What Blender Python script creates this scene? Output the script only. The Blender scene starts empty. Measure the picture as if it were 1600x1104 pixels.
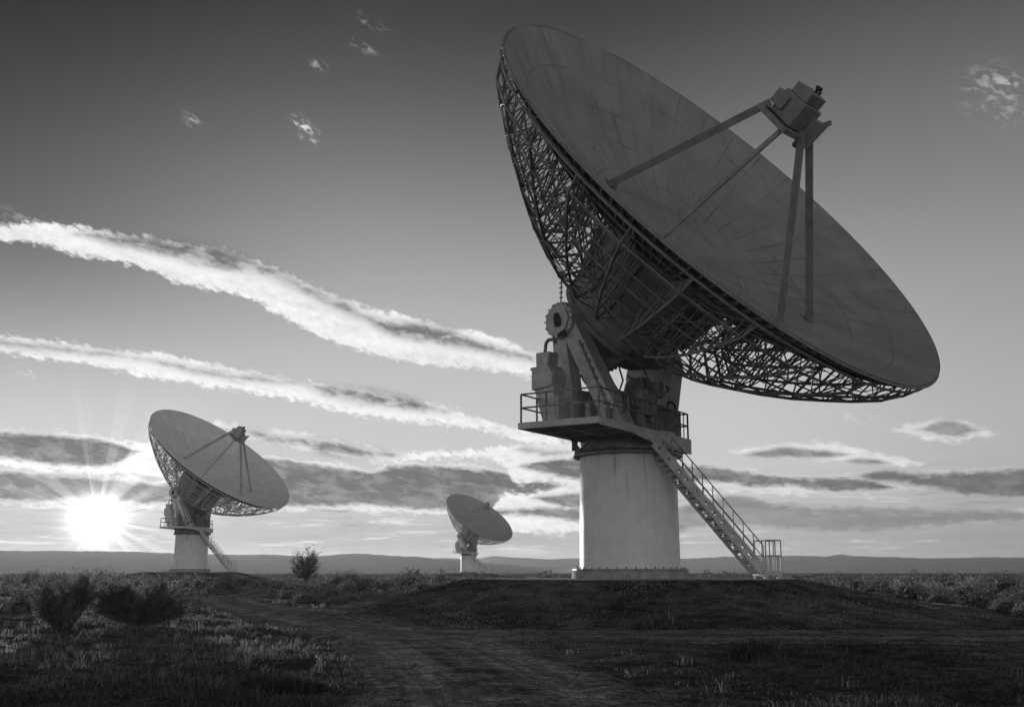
import bpy, math, random
import numpy as np
from math import radians, degrees, sin, cos, pi, atan2, asin, sqrt
from mathutils import Vector

S = bpy.context.scene
COL = S.collection
RND = random.Random(7)
NR = np.random.default_rng(11)

# ------------------------------------------------------------------ camera
F_PX, W_PX, H_PX, HOR = 1700.0, 1600.0, 1104.0, 893.0      # lens in photo pixels, horizon row
PITCH = math.atan((HOR - H_PX / 2) / F_PX)
EYE = 1.6
cam_d = bpy.data.cameras.new('camera')
cam_d.sensor_width = 36.0
cam_d.lens = 36.0 * F_PX / W_PX
cam_d.clip_start = 0.1
cam_d.clip_end = 30000
cam = bpy.data.objects.new('camera', cam_d)
COL.objects.link(cam)
cam.location = (0, 0, EYE)
cam.rotation_euler = (pi / 2 + PITCH, 0, 0)
S.camera = cam

def px_dir(px, py):
    """direction in the world seen at a photo pixel: (azimuth, elevation) in degrees"""
    x, y = (px - W_PX / 2) / F_PX, (H_PX / 2 - py) / F_PX
    d = Vector((x, cos(PITCH) - y * sin(PITCH), sin(PITCH) + y * cos(PITCH))).normalized()
    return degrees(atan2(d.x, d.y)), degrees(asin(d.z))

SUN_AZ, SUN_EL = -20.7, 2.55

# ------------------------------------------------------------------ exposure
S.view_settings.view_transform = 'Standard'
S.view_settings.look = 'None'
S.view_settings.exposure = 0.0
S.view_settings.gamma = 1.0
S.render.engine = 'CYCLES'
try:
    S.cycles.use_denoising = True
    S.cycles.max_bounces = 6
    S.cycles.diffuse_bounces = 3
    S.cycles.volume_bounces = 0
    S.cycles.transparent_max_bounces = 4
except Exception:
    pass

# ------------------------------------------------------------------ sun
sun_d = bpy.data.lights.new('sun', 'SUN')
sun_d.energy = 3.2
sun_d.angle = radians(0.5)
sun_d.color = (1.0, 1.0, 1.0)
sun = bpy.data.objects.new('sun', sun_d)
COL.objects.link(sun)
_a, _e = radians(SUN_AZ), radians(SUN_EL)
SUNV = Vector((sin(_a) * cos(_e), cos(_a) * cos(_e), sin(_e)))
sun.rotation_euler = SUNV.to_track_quat('Z', 'Y').to_euler()

# ------------------------------------------------------------------ sky (world): clear sky, cloud banks, glow round the sun
world = bpy.data.worlds.new('World')
S.world = world
world.use_nodes = True

class NT:
    """tiny helper to write node maths"""
    def __init__(self, tree):
        self.t = tree; self.n = tree.nodes; self.l = tree.links
    def new(self, kind, **kw):
        nd = self.n.new(kind)
        for k, v in kw.items(): setattr(nd, k, v)
        return nd
    def put(self, sock, v):
        if isinstance(v, (int, float)): sock.default_value = v
        elif isinstance(v, (tuple, list)): sock.default_value = v
        else: self.l.new(v, sock)
    def m(self, op, a, b=0.0, c=0.0, clamp=False):
        nd = self.new('ShaderNodeMath', operation=op, use_clamp=clamp)
        self.put(nd.inputs[0], a); self.put(nd.inputs[1], b)
        if op in ('MULTIPLY_ADD', 'SMOOTH_MIN', 'COMPARE', 'WRAP'): self.put(nd.inputs[2], c)
        return nd.outputs[0]
    def sstep(self, x, a, b, lo=0.0, hi=1.0):
        nd = self.new('ShaderNodeMapRange', interpolation_type='SMOOTHSTEP')
        self.put(nd.inputs[0], x); self.put(nd.inputs[1], a); self.put(nd.inputs[2], b)
        self.put(nd.inputs[3], lo); self.put(nd.inputs[4], hi)
        return nd.outputs[0]
    def lerp(self, a, b, f):
        nd = self.new('ShaderNodeMix', data_type='FLOAT')
        self.put(nd.inputs[0], f); self.put(nd.inputs[2], a); self.put(nd.inputs[3], b)
        return nd.outputs[0]
    def xyz(self, x, y, z):
        nd = self.new('ShaderNodeCombineXYZ')
        self.put(nd.inputs[0], x); self.put(nd.inputs[1], y); self.put(nd.inputs[2], z)
        return nd.outputs[0]
    def noise(self, vec, scale, detail=4.0, rough=0.55, dist=0.0):
        nd = self.new('ShaderNodeTexNoise')
        self.put(nd.inputs['Vector'], vec); nd.inputs['Scale'].default_value = scale
        nd.inputs['Detail'].default_value = detail; nd.inputs['Roughness'].default_value = rough
        nd.inputs['Distortion'].default_value = dist
        return nd.outputs[0]
    def curve(self, x, pts):
        nd = self.new('ShaderNodeFloatCurve')
        cu = nd.mapping.curves[0]
        nd.mapping.use_clip = False
        pts = sorted(pts)
        cu.points[0].location = pts[0]; cu.points[1].location = pts[-1]
        for p in pts[1:-1]: cu.points.new(*p)
        for p in cu.points: p.handle_type = 'AUTO_CLAMPED'
        nd.mapping.update()
        self.put(nd.inputs[1], x)
        return nd.outputs[0]

w = NT(world.node_tree)
w.n.clear()
tc = w.new('ShaderNodeTexCoord')
sep = w.new('ShaderNodeSeparateXYZ'); w.l.new(tc.outputs['Generated'], sep.inputs[0])
DX, DY, DZ = sep.outputs
az = w.m('MULTIPLY', w.m('ARCTAN2', DX, DY), 180 / pi)
el = w.m('MULTIPLY', w.m('ARCSINE', DZ), 180 / pi)
azu = w.m('DIVIDE', w.m('ADD', az, 40.0), 80.0, clamp=True)

# clear sky: Nishita in grey, deepened towards the zenith (a red-filtered sky)
skyt = w.new('ShaderNodeTexSky', sky_type='NISHITA')
skyt.sun_disc = False
skyt.sun_elevation = radians(SUN_EL)
skyt.sun_rotation = radians(SUN_AZ)
bw = w.new('ShaderNodeRGBToBW'); w.l.new(skyt.outputs[0], bw.inputs[0])
nish = w.m('MULTIPLY', bw.outputs[0], 0.10)
elu = w.m('DIVIDE', el, 90.0, clamp=True)
base = w.curve(elu, [(0, .34), (1.4 / 90, .38), (2.6 / 90, .47), (4 / 90, .53), (6.3 / 90, .57), (9.5 / 90, .53), (13 / 90, .43), (16.5 / 90, .31), (20 / 90, .20), (23 / 90, .125),
                     (26.3 / 90, .066), (29.3 / 90, .036), (40 / 90, .035), (1.0, .035)])
base = w.m('ADD', w.m('MULTIPLY', base, 0.95), w.m('MINIMUM', w.m('MULTIPLY', nish, 0.10), .03))
leftdark = w.m('MULTIPLY', w.sstep(az, -6.0, -29.0, 0.0, 1.0), w.sstep(el, 6.0, 17.0))
base = w.m('MULTIPLY', base, w.m('SUBTRACT', 1.0, w.m('MULTIPLY', leftdark, 0.62)))
rightup = w.m('MULTIPLY', w.sstep(az, 2.0, 22.0), w.sstep(el, 18.0, 30.0))
base = w.m('MULTIPLY', base, w.m('ADD', 1.0, w.m('MULTIPLY', rightup, 0.55)))
rightlow = w.m('MULTIPLY', w.sstep(az, 10.0, 27.0), w.sstep(el, 22.0, 10.0))
base = w.m('MULTIPLY', base, w.m('SUBTRACT', 1.0, w.m('MULTIPLY', rightlow, 0.22)))
back_fill = w.sstep(DY, 0.25, -0.6)  # added fill: unseen sky behind the camera, brightened to light camera-facing sides
base = w.m('ADD', base, w.m('MULTIPLY', back_fill, w.sstep(el, 55.0, 2.0, 0.0, 0.42)))

# angular distance to the sun
sund = w.new('ShaderNodeVectorMath', operation='DOT_PRODUCT')
w.l.new(tc.outputs['Generated'], sund.inputs[0]); sund.inputs[1].default_value = SUNV
theta = w.m('MULTIPLY', w.m('ARCCOSINE', w.m('MINIMUM', sund.outputs['Value'], 0.999999)), 180 / pi)

# cloud noise in azimuth / elevation, long in the direction of the wind
n_hi = w.noise(w.xyz(w.m('MULTIPLY', az, 2.0), w.m('MULTIPLY', w.m('ADD', el, w.m('MULTIPLY', az, 0.24)), 3.3), 3.1), 1.0, 7.0, 0.62, 0.1)
n_lo = w.noise(w.xyz(w.m('MULTIPLY', az, 1.7), w.m('MULTIPLY', w.m('ADD', el, w.m('MULTIPLY', az, 0.05)), 3.6), 9.7), 1.0, 7.0, 0.62, 0.1)
n_sm = w.noise(w.xyz(w.m('MULTIPLY', az, 0.22), w.m('MULTIPLY', w.m('ADD', el, w.m('MULTIPLY', az, 0.12)), 1.1), 5.2), 1.0, 4.0, 0.5, 0.3)
n_md = w.sstep(w.noise(w.xyz(w.m('MULTIPLY', az, 0.9), w.m('MULTIPLY', w.m('ADD', el, w.m('MULTIPLY', az, 0.15)), 2.2), 15.3), 1.0, 5.0, 0.6, 0.4), .34, .58, .55, 1.0)
n_hi = w.m('SUBTRACT', n_hi, 0.5); n_lo = w.m('SUBTRACT', n_lo, 0.5); n_sm = w.m('SUBTRACT', n_sm, 0.5)

def envelope(pts, nz, amp, soft, bias=0.0, low_amp=0.0):
    """0..1 inside a bank given by (photo column, top row, bottom row) turned into directions"""
    tp, bt = [], []
    p0, p1 = pts[0], pts[-1]
    lead = lambda p, s: (p[0] + s, (p[1] + p[2]) / 2 + 6, (p[1] + p[2]) / 2 - 6)
    for (x, yt, yb) in [lead(p0, -28)] + list(pts) + [lead(p1, 28)]:
        a1, e1 = px_dir(x, yt); a2, e2 = px_dir(x, yb)
        u = ((a1 + a2) / 2 + 40) / 80
        tp.append((u, e1 / 40)); bt.append((u, e2 / 40))
    top = w.m('MULTIPLY', w.curve(azu, tp), 40.0)
    bot = w.m('MULTIPLY', w.curve(azu, bt), 40.0)
    # ends: close outside the listed columns
    u0, u1 = tp[0][0], tp[-1][0]
    d = w.m('MINIMUM', w.m('SUBTRACT', top, el), w.m('SUBTRACT', el, bot))
    d = w.m('ADD', d, w.m('MULTIPLY', nz, amp))
    if low_amp: d = w.m('ADD', d, w.m('MULTIPLY', n_sm, low_amp))
    if bias: d = w.m('ADD', d, bias)
    inside = w.m('MULTIPLY', w.m('GREATER_THAN', azu, u0), w.m('LESS_THAN', azu, u1))
    return w.m('MULTIPLY', w.sstep(d, 0.0, soft), inside)

L = base
def bank(L, body, core, nz,  bright=.84, dark=.16, amp_b=1.0, soft_b=.30, amp_c=.70, soft_c=.78, core_k=1.0, body_k=1.0):
    if nz is n_lo: amp_c, soft_c = min(amp_c, .62), min(soft_c, .34)
    if body:
        a = envelope(body, nz, amp_b, soft_b, 0.10, .45)
        if body_k != 1.0: a = w.m('MULTIPLY', a, body_k)
        bv = w.m('MULTIPLY', w.m('ADD', 1.0, w.m('ADD', w.m('MULTIPLY', nz, .55), w.m('MULTIPLY', n_sm, .5))), bright)
        L = w.lerp(L, bv, a)
    for c in (core or []):
        k = envelope(c, nz, amp_c, soft_c, .34 if nz is n_hi else .16, .26)
        k = w.m('MULTIPLY', k, w.m('MULTIPLY', n_md if nz is n_hi else w.m('POWER', n_md, .35), core_k))
        dv = w.m('ADD', dark, w.m('MULTIPLY', n_sm, dark * 1.1))
        L = w.lerp(L, dv, k)
    return L

# low streaks over the hills
stv = w.noise(w.xyz(w.m('MULTIPLY', az, 0.26), w.m('MULTIPLY', el, 3.2), 1.3), 1.0, 8.0, 0.64, 0.4)
stm = w.m('MULTIPLY', w.sstep(el, 6.0, 3.6), w.sstep(el, 0.6, 1.5))
L = w.lerp(L, .86, w.m('MULTIPLY', w.sstep(stv, .53, .68), w.m('MULTIPLY', stm, w.sstep(az, 10.0, -2.0, .45, .75))))
L = w.lerp(L, .30, w.m('MULTIPLY', w.sstep(stv, .47, .32), w.m('MULTIPLY', stm, .75)))

# left of the mast: two long slanting banks
L = bank(L, [(-60, 340, 366), (0, 348, 378), (60, 347, 384), (115, 352, 400), (200, 366, 412), (270, 378, 440), (335, 384, 455), (380, 402, 462), (430, 417, 487), (480, 440, 515),
             (560, 475, 548), (620, 490, 562), (700, 510, 575), (770, 525, 580), (845, 553, 592), (890, 570, 594)],
         [[(130, 364, 367), (170, 365, 380), (235, 369, 394), (300, 377, 410), (350, 386, 421), (400, 408, 426), (430, 419, 437), (480, 444, 461), (540, 472, 489), (570, 490, 500),
           (600, 500, 519), (680, 506, 537), (740, 530, 547), (800, 548, 559), (850, 560, 566)]], n_hi, bright=.84, dark=.16)
L = bank(L, [(-60, 515, 544), (0, 522, 552), (100, 533, 565), (180, 545, 578), (240, 551, 592), (300, 562, 600), (380, 577, 610), (440, 588, 622), (520, 600, 640), (600, 612, 655),
             (700, 635, 663), (760, 655, 674), (820, 668, 692), (870, 680, 696)],
         [[(-60, 519, 530), (0, 529, 539), (60, 537, 547), (150, 548, 554), (200, 556, 559), (235, 562, 563), (265, 566, 572), (330, 577, 587), (400, 588, 596), (460, 596, 598), (500, 600, 613),
           (540, 603, 626), (600, 612, 634), (660, 626, 642), (690, 640, 644)]], n_hi, bright=.86, dark=.15)
L = bank(L, [(250, 650, 662), (330, 655, 668), (400, 668, 690), (470, 675, 703), (540, 688, 714), (610, 702, 724), (660, 706, 718), (720, 704, 714), (760, 700, 716), (820, 690, 738), (900, 690, 728), (960, 700, 715)],
         [[(375, 669, 674), (400, 672, 685), (440, 680, 693), (475, 684, 695), (500, 685, 707), (560, 696, 714), (610, 707, 714)],
          [(825, 699, 706), (850, 702, 712), (885, 704, 709)]], n_hi, bright=.84, dark=.13)
L = bank(L, [(-60, 668, 720), (0, 671, 725), (60, 675, 735), (140, 679, 738), (200, 689, 738), (250, 700, 742), (290, 715, 750), (335, 725, 745)],
         [[(-60, 672, 708), (0, 675, 713), (60, 678, 722), (110, 683, 726), (150, 686, 727), (178, 692, 725), (205, 702, 709)]], n_lo, bright=.86, dark=.095)
L = bank(L, [(-60, 733, 787), (0, 734, 787), (80, 737, 788), (150, 743, 786), (200, 748, 791), (260, 752, 793), (345, 745, 792)],
         [[(-60, 736, 782), (0, 737, 782), (60, 740, 783), (110, 743, 781), (150, 746, 781), (200, 752, 786), (250, 757, 787), (300, 755, 786), (340, 750, 785)]], n_lo, bright=.86, dark=.12)
L = bank(L, [(380, 710, 795), (440, 714, 799), (520, 724, 796), (580, 734, 800), (620, 722, 802), (700, 724, 804), (760, 729, 806), (820, 740, 808), (880, 757, 802), (930, 775, 800)],
         [[(385, 715, 782), (440, 719, 790), (520, 730, 790), (580, 738, 788), (620, 727, 792), (700, 729, 796), (760, 734, 799), (800, 741, 800), (830, 748, 782), (866, 755, 762)]], n_lo, bright=.80, dark=.125)
L = bank(L, [(815, 712, 758), (860, 711, 752), (905, 713, 765), (980, 720, 760)], [[(822, 725, 732), (850, 719, 739), (880, 716, 746), (930, 718, 750), (980, 730, 745)]], n_lo, dark=.13)
L = bank(L, [(790, 770, 830), (860, 768, 835), (930, 770, 830)], [[(845, 775, 782), (880, 771, 791), (930, 769, 800)], [(780, 796, 802), (850, 793, 806), (920, 800, 815)]], n_lo, dark=.15)
# right of the mast
L = bank(L, [(1155, 704, 709), (1200, 697, 713), (1260, 689, 720), (1310, 692, 724), (1345, 701, 726), (1400, 711, 728), (1440, 721, 726)],
         [[(1170, 708, 711), (1200, 702, 714), (1230, 698, 713), (1262, 702, 716), (1290, 704, 715), (1318, 708, 711)], [(1328, 718, 722), (1345, 715, 725), (1380, 720, 725)]], n_lo, bright=.74, dark=.20, amp_b=.5, amp_c=.4)
L = bank(L, [(1040, 728, 762), (1090, 724, 766), (1130, 727, 768), (1170, 732, 772), (1250, 743, 773), (1330, 744, 772), (1400, 755, 768)],
         [[(1040, 733, 748), (1090, 727, 753), (1130, 731, 752), (1170, 738, 759), (1250, 747, 759), (1270, 747, 764), (1330, 747, 767), (1370, 752, 766), (1392, 758, 764)]], n_lo, bright=.70, dark=.135)
L = bank(L, None, [[(1352, 741, 746), (1390, 733, 751), (1420, 739, 751), (1447, 741, 745)],
                   [(1420, 751, 757), (1460, 741, 761), (1520, 737, 773), (1600, 734, 776), (1680, 736, 776)]], n_lo, dark=.14)
L = bank(L, [(1406, 667, 678), (1432, 657, 683), (1462, 653, 686), (1500, 658, 687), (1530, 667, 684), (1556, 675, 681)],
         [[(1444, 669, 673), (1462, 659, 677), (1480, 656, 680), (1500, 661, 681), (1520, 668, 675)]], n_lo, bright=.66, dark=.22, amp_b=.8, amp_c=.6, core_k=.9)
L = bank(L, None, [[(1040, 800, 832), (1130, 782, 818), (1200, 788, 822), (1300, 792, 828), (1420, 795, 824), (1520, 797, 816), (1610, 801, 810)],
                   [(1075, 792, 802), (1140, 775, 791), (1170, 777, 791), (1195, 784, 789)]], n_lo, dark=.21, core_k=.85, soft_c=.8)
# small high wisps
wn = w.noise(w.xyz(w.m('MULTIPLY', az, 1.7), w.m('MULTIPLY', w.m('ADD', el, w.m('MULTIPLY', az, 0.35)), 3.0), 4.4), 1.0, 6.0, 0.65, 0.6)
for (x, y, sx, sy, kk) in ((471, 194, 13, 8, 1.1), (484, 203, 12, 5, .9), (486, 221, 14, 4, .9), (300, 188, 11, 9, .5), (495, 100, 14, 6, .5), (551, 66, 7, 6, .5), (572, 76, 13, 6, .5), (580, 36, 24, 9, .3),
                           (1556, 150, 40, 34, .34), (1575, 128, 26, 12, .3), (28, 578, 40, 9, .5), (1345, 655, 46, 10, .25), (60, 352, 60, 8, .3)):
    a0, e0 = px_dir(x, y)
    g = w.m('ADD', w.m('POWER', w.m('DIVIDE', w.m('SUBTRACT', az, a0), sx / 29.7), 2.0), w.m('POWER', w.m('DIVIDE', w.m('ADD', w.m('SUBTRACT', el, e0), w.m('MULTIPLY', w.m('SUBTRACT', az, a0), .3)), sy / 29.7), 2.0))
    g = w.m('MULTIPLY', w.m('EXPONENT', w.m('MULTIPLY', g, -1.0)), w.sstep(wn, .47, .66))
    L = w.lerp(L, .80, w.m('MULTIPLY', g, kk))

# glow round the sun, with shafts between the cloud gaps
phi = w.m('ARCTAN2', w.m('SUBTRACT', el, SUN_EL), w.m('SUBTRACT', az, SUN_AZ))
rays = w.noise(w.xyz(w.m('MULTIPLY', w.m('COSINE', phi), 5.5), w.m('MULTIPLY', w.m('SINE', phi), 5.5), 0.0), 1.0, 3.0, 0.6)
rays = w.sstep(rays, .44, .62)
glow = w.m('MULTIPLY', w.m('EXPONENT', w.m('MULTIPLY', w.m('POWER', theta, 2.0), -1 / (2 * .64 ** 2))), 3.2)
halo = w.m('MULTIPLY', w.m('EXPONENT', w.m('MULTIPLY', theta, -1 / 3.6)), .15)
shaft = w.m('MULTIPLY', w.m('MULTIPLY', w.m('EXPONENT', w.m('MULTIPLY', theta, -1 / 1.9)), .62), rays)
L = w.m('ADD', L, w.m('ADD', glow, w.m('ADD', halo, shaft)))
# below the horizon
L = w.lerp(.04, L, w.sstep(el, -0.6, 0.0))
bg = w.new('ShaderNodeBackground')
bg.inputs['Strength'].default_value = 1.0
w.l.new(L, bg.inputs['Color'])
out = w.new('ShaderNodeOutputWorld'); w.l.new(bg.outputs[0], out.inputs[0])

# ------------------------------------------------------------------ helpers
def tag(o, label=None, cat=None, group=None, kind=None):
    if label: o['label'] = label
    if cat: o['category'] = cat
    if group: o['group'] = group
    if kind: o['kind'] = kind
    return o

def empty(name, loc, rz=0.0):
    o = bpy.data.objects.new(name, None)
    COL.objects.link(o)
    o.location = loc; o.rotation_euler = (0, 0, rz); o.empty_display_size = 0.3
    return o

def copy_tree(o, parent=None):
    c = o.copy(); COL.objects.link(c)
    if parent is not None:
        c.parent = parent
    for ch in list(o.children): copy_tree(ch, c)
    return c

V3 = lambda *a: np.array(a, float)
def unit(v):
    v = np.asarray(v, float); return v / (np.linalg.norm(v) + 1e-12)
def frame(d):
    d = unit(d); h = V3(0, 0, 1) if abs(d[2]) < .95 else V3(1, 0, 0)
    a = unit(np.cross(d, h)); return a, np.cross(a, d)

class MB:
    def __init__(self): self.v = []; self.f = []; self.s = []
    def add(self, vs, fs, smooth=False):
        n = len(self.v); self.v.extend([tuple(map(float, p)) for p in vs])
        for f in fs: self.f.append(tuple(i + n for i in f)); self.s.append(smooth)
        return self
    def tube(self, p0, p1, r, n=6, r2=None, cap=True):
        p0, p1 = np.asarray(p0, float), np.asarray(p1, float)
        if np.linalg.norm(p1 - p0) < 1e-6: return self
        a, b = frame(p1 - p0); r2 = r if r2 is None else r2
        vs = []
        for p, rr in ((p0, r), (p1, r2)):
            for k in range(n):
                t = 2 * pi * (k + .5) / n; vs.append(p + rr * (cos(t) * a + sin(t) * b))
        fs = [(k, (k + 1) % n, n + (k + 1) % n, n + k) for k in range(n)]
        self.add(vs, fs, True)
        if cap: self.add(vs, [tuple(range(n - 1, -1, -1)), tuple(range(n, 2 * n))])
        return self
    def poly(self, pts, r, n=6, closed=False):
        m = len(pts)
        for i in range(m if closed else m - 1): self.tube(pts[i], pts[(i + 1) % m], r, n, cap=not closed)
        return self
    def box(self, c, X, Y, Z):
        c, X, Y, Z = (np.asarray(q, float) for q in (c, X, Y, Z))
        vs = [c + sx * X + sy * Y + sz * Z for sz in (-1, 1) for sy in (-1, 1) for sx in (-1, 1)]
        return self.add(vs, [(0, 2, 3, 1), (4, 5, 7, 6), (0, 1, 5, 4), (2, 6, 7, 3), (0, 4, 6, 2), (1, 3, 7, 5)])
    def beam(self, p0, p1, wd, ht, up=(0, 0, 1)):
        p0, p1 = np.asarray(p0, float), np.asarray(p1, float)
        d = unit(p1 - p0); s = unit(np.cross(d, up)); u = np.cross(s, d)
        return self.box((p0 + p1) / 2, (p1 - p0) / 2, s * wd / 2, u * ht / 2)
    def prism(self, pts, o, U, V, Wd):
        """2-D outline in the U,V plane through o, thickness vector Wd (centred)"""
        o, U, V, Wd = (np.asarray(q, float) for q in (o, U, V, Wd))
        n = len(pts)
        vs = [o + U * x + V * y + s * Wd / 2 for s in (-1, 1) for x, y in pts]
        fs = [(k, (k + 1) % n, n + (k + 1) % n, n + k) for k in range(n)]
        return self.add(vs, fs + [tuple(range(n - 1, -1, -1)), tuple(range(n, 2 * n))])
    def lathe(self, prof, o, A, n=64, sharp=False, U=None):
        """prof: (radius, height along A)"""
        o, A = np.asarray(o, float), unit(A)
        a, b = frame(A) if U is None else (unit(U), np.cross(A, unit(U)))
        cs = [(cos(2 * pi * k / n), sin(2 * pi * k / n)) for k in range(n)]
        ring = lambda p: [o + A * p[1] + p[0] * (c * a + s * b) for c, s in cs]
        if sharp:
            for p, q in zip(prof[:-1], prof[1:]):
                self.add(ring(p) + ring(q), [(k, (k + 1) % n, n + (k + 1) % n, n + k) for k in range(n)], True)
        else:
            vs = [q for p in prof for q in ring(p)]
            fs = [(i * n + k, i * n + (k + 1) % n, (i + 1) * n + (k + 1) % n, (i + 1) * n + k) for i in range(len(prof) - 1) for k in range(n)]
            self.add(vs, fs, True)
        return self
    def build(self, name, mat, parent=None, bevel=0.0):
        me = bpy.data.meshes.new(name)
        me.from_pydata(self.v, [], self.f)
        me.polygons.foreach_set('use_smooth', self.s)
        me.materials.append(mat); me.update()
        o = bpy.data.objects.new(name, me); COL.objects.link(o)
        if parent is not None: o.parent = parent
        if bevel:
            b = o.modifiers.new('edge', 'BEVEL'); b.width = bevel; b.segments = 2; b.limit_method = 'ANGLE'; b.angle_limit = radians(50)
        return o

def np_mesh(name, verts, loops, counts, mat, attr=None, smooth=False, parent=None):
    """fast mesh from numpy: verts (n,3), loops flat, counts per face"""
    me = bpy.data.meshes.new(name)
    counts = np.asarray(counts, np.int32); loops = np.asarray(loops, np.int32)
    me.vertices.add(len(verts)); me.vertices.foreach_set('co', np.ascontiguousarray(verts, np.float32).ravel())
    me.loops.add(len(loops)); me.loops.foreach_set('vertex_index', loops)
    me.polygons.add(len(counts))
    st = np.zeros(len(counts), np.int32); st[1:] = np.cumsum(counts)[:-1]
    me.polygons.foreach_set('loop_start', st)
    if smooth: me.polygons.foreach_set('use_smooth', np.ones(len(counts), bool))
    if attr is not None:
        for k, val in attr.items():
            at = me.attributes.new(k, 'FLOAT', 'POINT'); at.data.foreach_set('value', np.ascontiguousarray(val, np.float32))
    me.materials.append(mat); me.update(calc_edges=True); me.validate()
    o = bpy.data.objects.new(name, me); COL.objects.link(o)
    if parent is not None: o.parent = parent
    return o

# ------------------------------------------------------------------ materials (all grey: the photograph is black and white)
def mat(name, lo, hi, scale=2.0, rough=.6, bump=0.0, bscale=30.0, metal=0.0, coords='Object', stretch=(1, 1, 1), detail=6.0, extra=None, spec=.3):
    m = bpy.data.materials.new(name); m.use_nodes = True
    t = NT(m.node_tree); t.n.clear()
    pb = t.new('ShaderNodeBsdfPrincipled'); o = t.new('ShaderNodeOutputMaterial'); t.l.new(pb.outputs[0], o.inputs[0])
    tcn = t.new('ShaderNodeTexCoord'); mp = t.new('ShaderNodeMapping'); t.l.new(tcn.outputs[coords], mp.inputs[0])
    mp.inputs['Scale'].default_value = stretch
    nz = t.noise(mp.outputs[0], scale, detail, .6, .3)
    val = t.lerp(lo, hi, t.sstep(nz, .32, .68))
    if extra: val = extra(t, tcn, val)
    t.l.new(val, pb.inputs['Base Color'])
    pb.inputs['Roughness'].default_value = rough; pb.inputs['Metallic'].default_value = metal
    pb.inputs['Specular IOR Level'].default_value = spec
    if bump:
        b = t.new('ShaderNodeBump'); b.inputs['Strength'].default_value = bump; b.inputs['Distance'].default_value = .05
        t.l.new(t.noise(tcn.outputs[coords], bscale, 5.0, .65), b.inputs['Height']); t.l.new(b.outputs[0], pb.inputs['Normal'])
    return m

def foliage_mat(name, lo, hi, trans=.35, attr='tone'):
    m = bpy.data.materials.new(name); m.use_nodes = True
    t = NT(m.node_tree); t.n.clear()
    o = t.new('ShaderNodeOutputMaterial')
    at = t.new('ShaderNodeAttribute', attribute_name=attr)
    val = t.lerp(lo, hi, at.outputs['Fac'])
    d = t.new('ShaderNodeBsdfDiffuse'); tr = t.new('ShaderNodeBsdfTranslucent')
    t.l.new(val, d.inputs[0]); t.l.new(val, tr.inputs[0])
    mx = t.new('ShaderNodeMixShader'); mx.inputs[0].default_value = trans
    t.l.new(d.outputs[0], mx.inputs[1]); t.l.new(tr.outputs[0], mx.inputs[2]); t.l.new(mx.outputs[0], o.inputs[0])
    return m

# ------------------------------------------------------------------ geometry of one telescope (origin: centre of the mast's foot)
A_ = unit(V3(.5565, -.5700, .6045))                 # where the dish looks
E_ = unit(V3(.7155, .6986, 0))                      # elevation axle
V_ = unit(np.cross(A_, E_));  V_ = V_ if V_[2] > 0 else -V_
HD = unit(V3(A_[0], A_[1], 0))                      # heading
CC = V3(3.90, -4.0, 15.42)                          # centre of the rim
RR = 10.877
FOC = 9.0
DEP = RR * RR / (4 * FOC)
ZZ = V3(0, 0, 1)
def DP(rho, th, t):
    return CC + t * A_ + rho * (cos(th) * E_ + sin(th) * V_)
def back_t(rho): return rho * rho / (4 * FOC) - DEP

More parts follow.
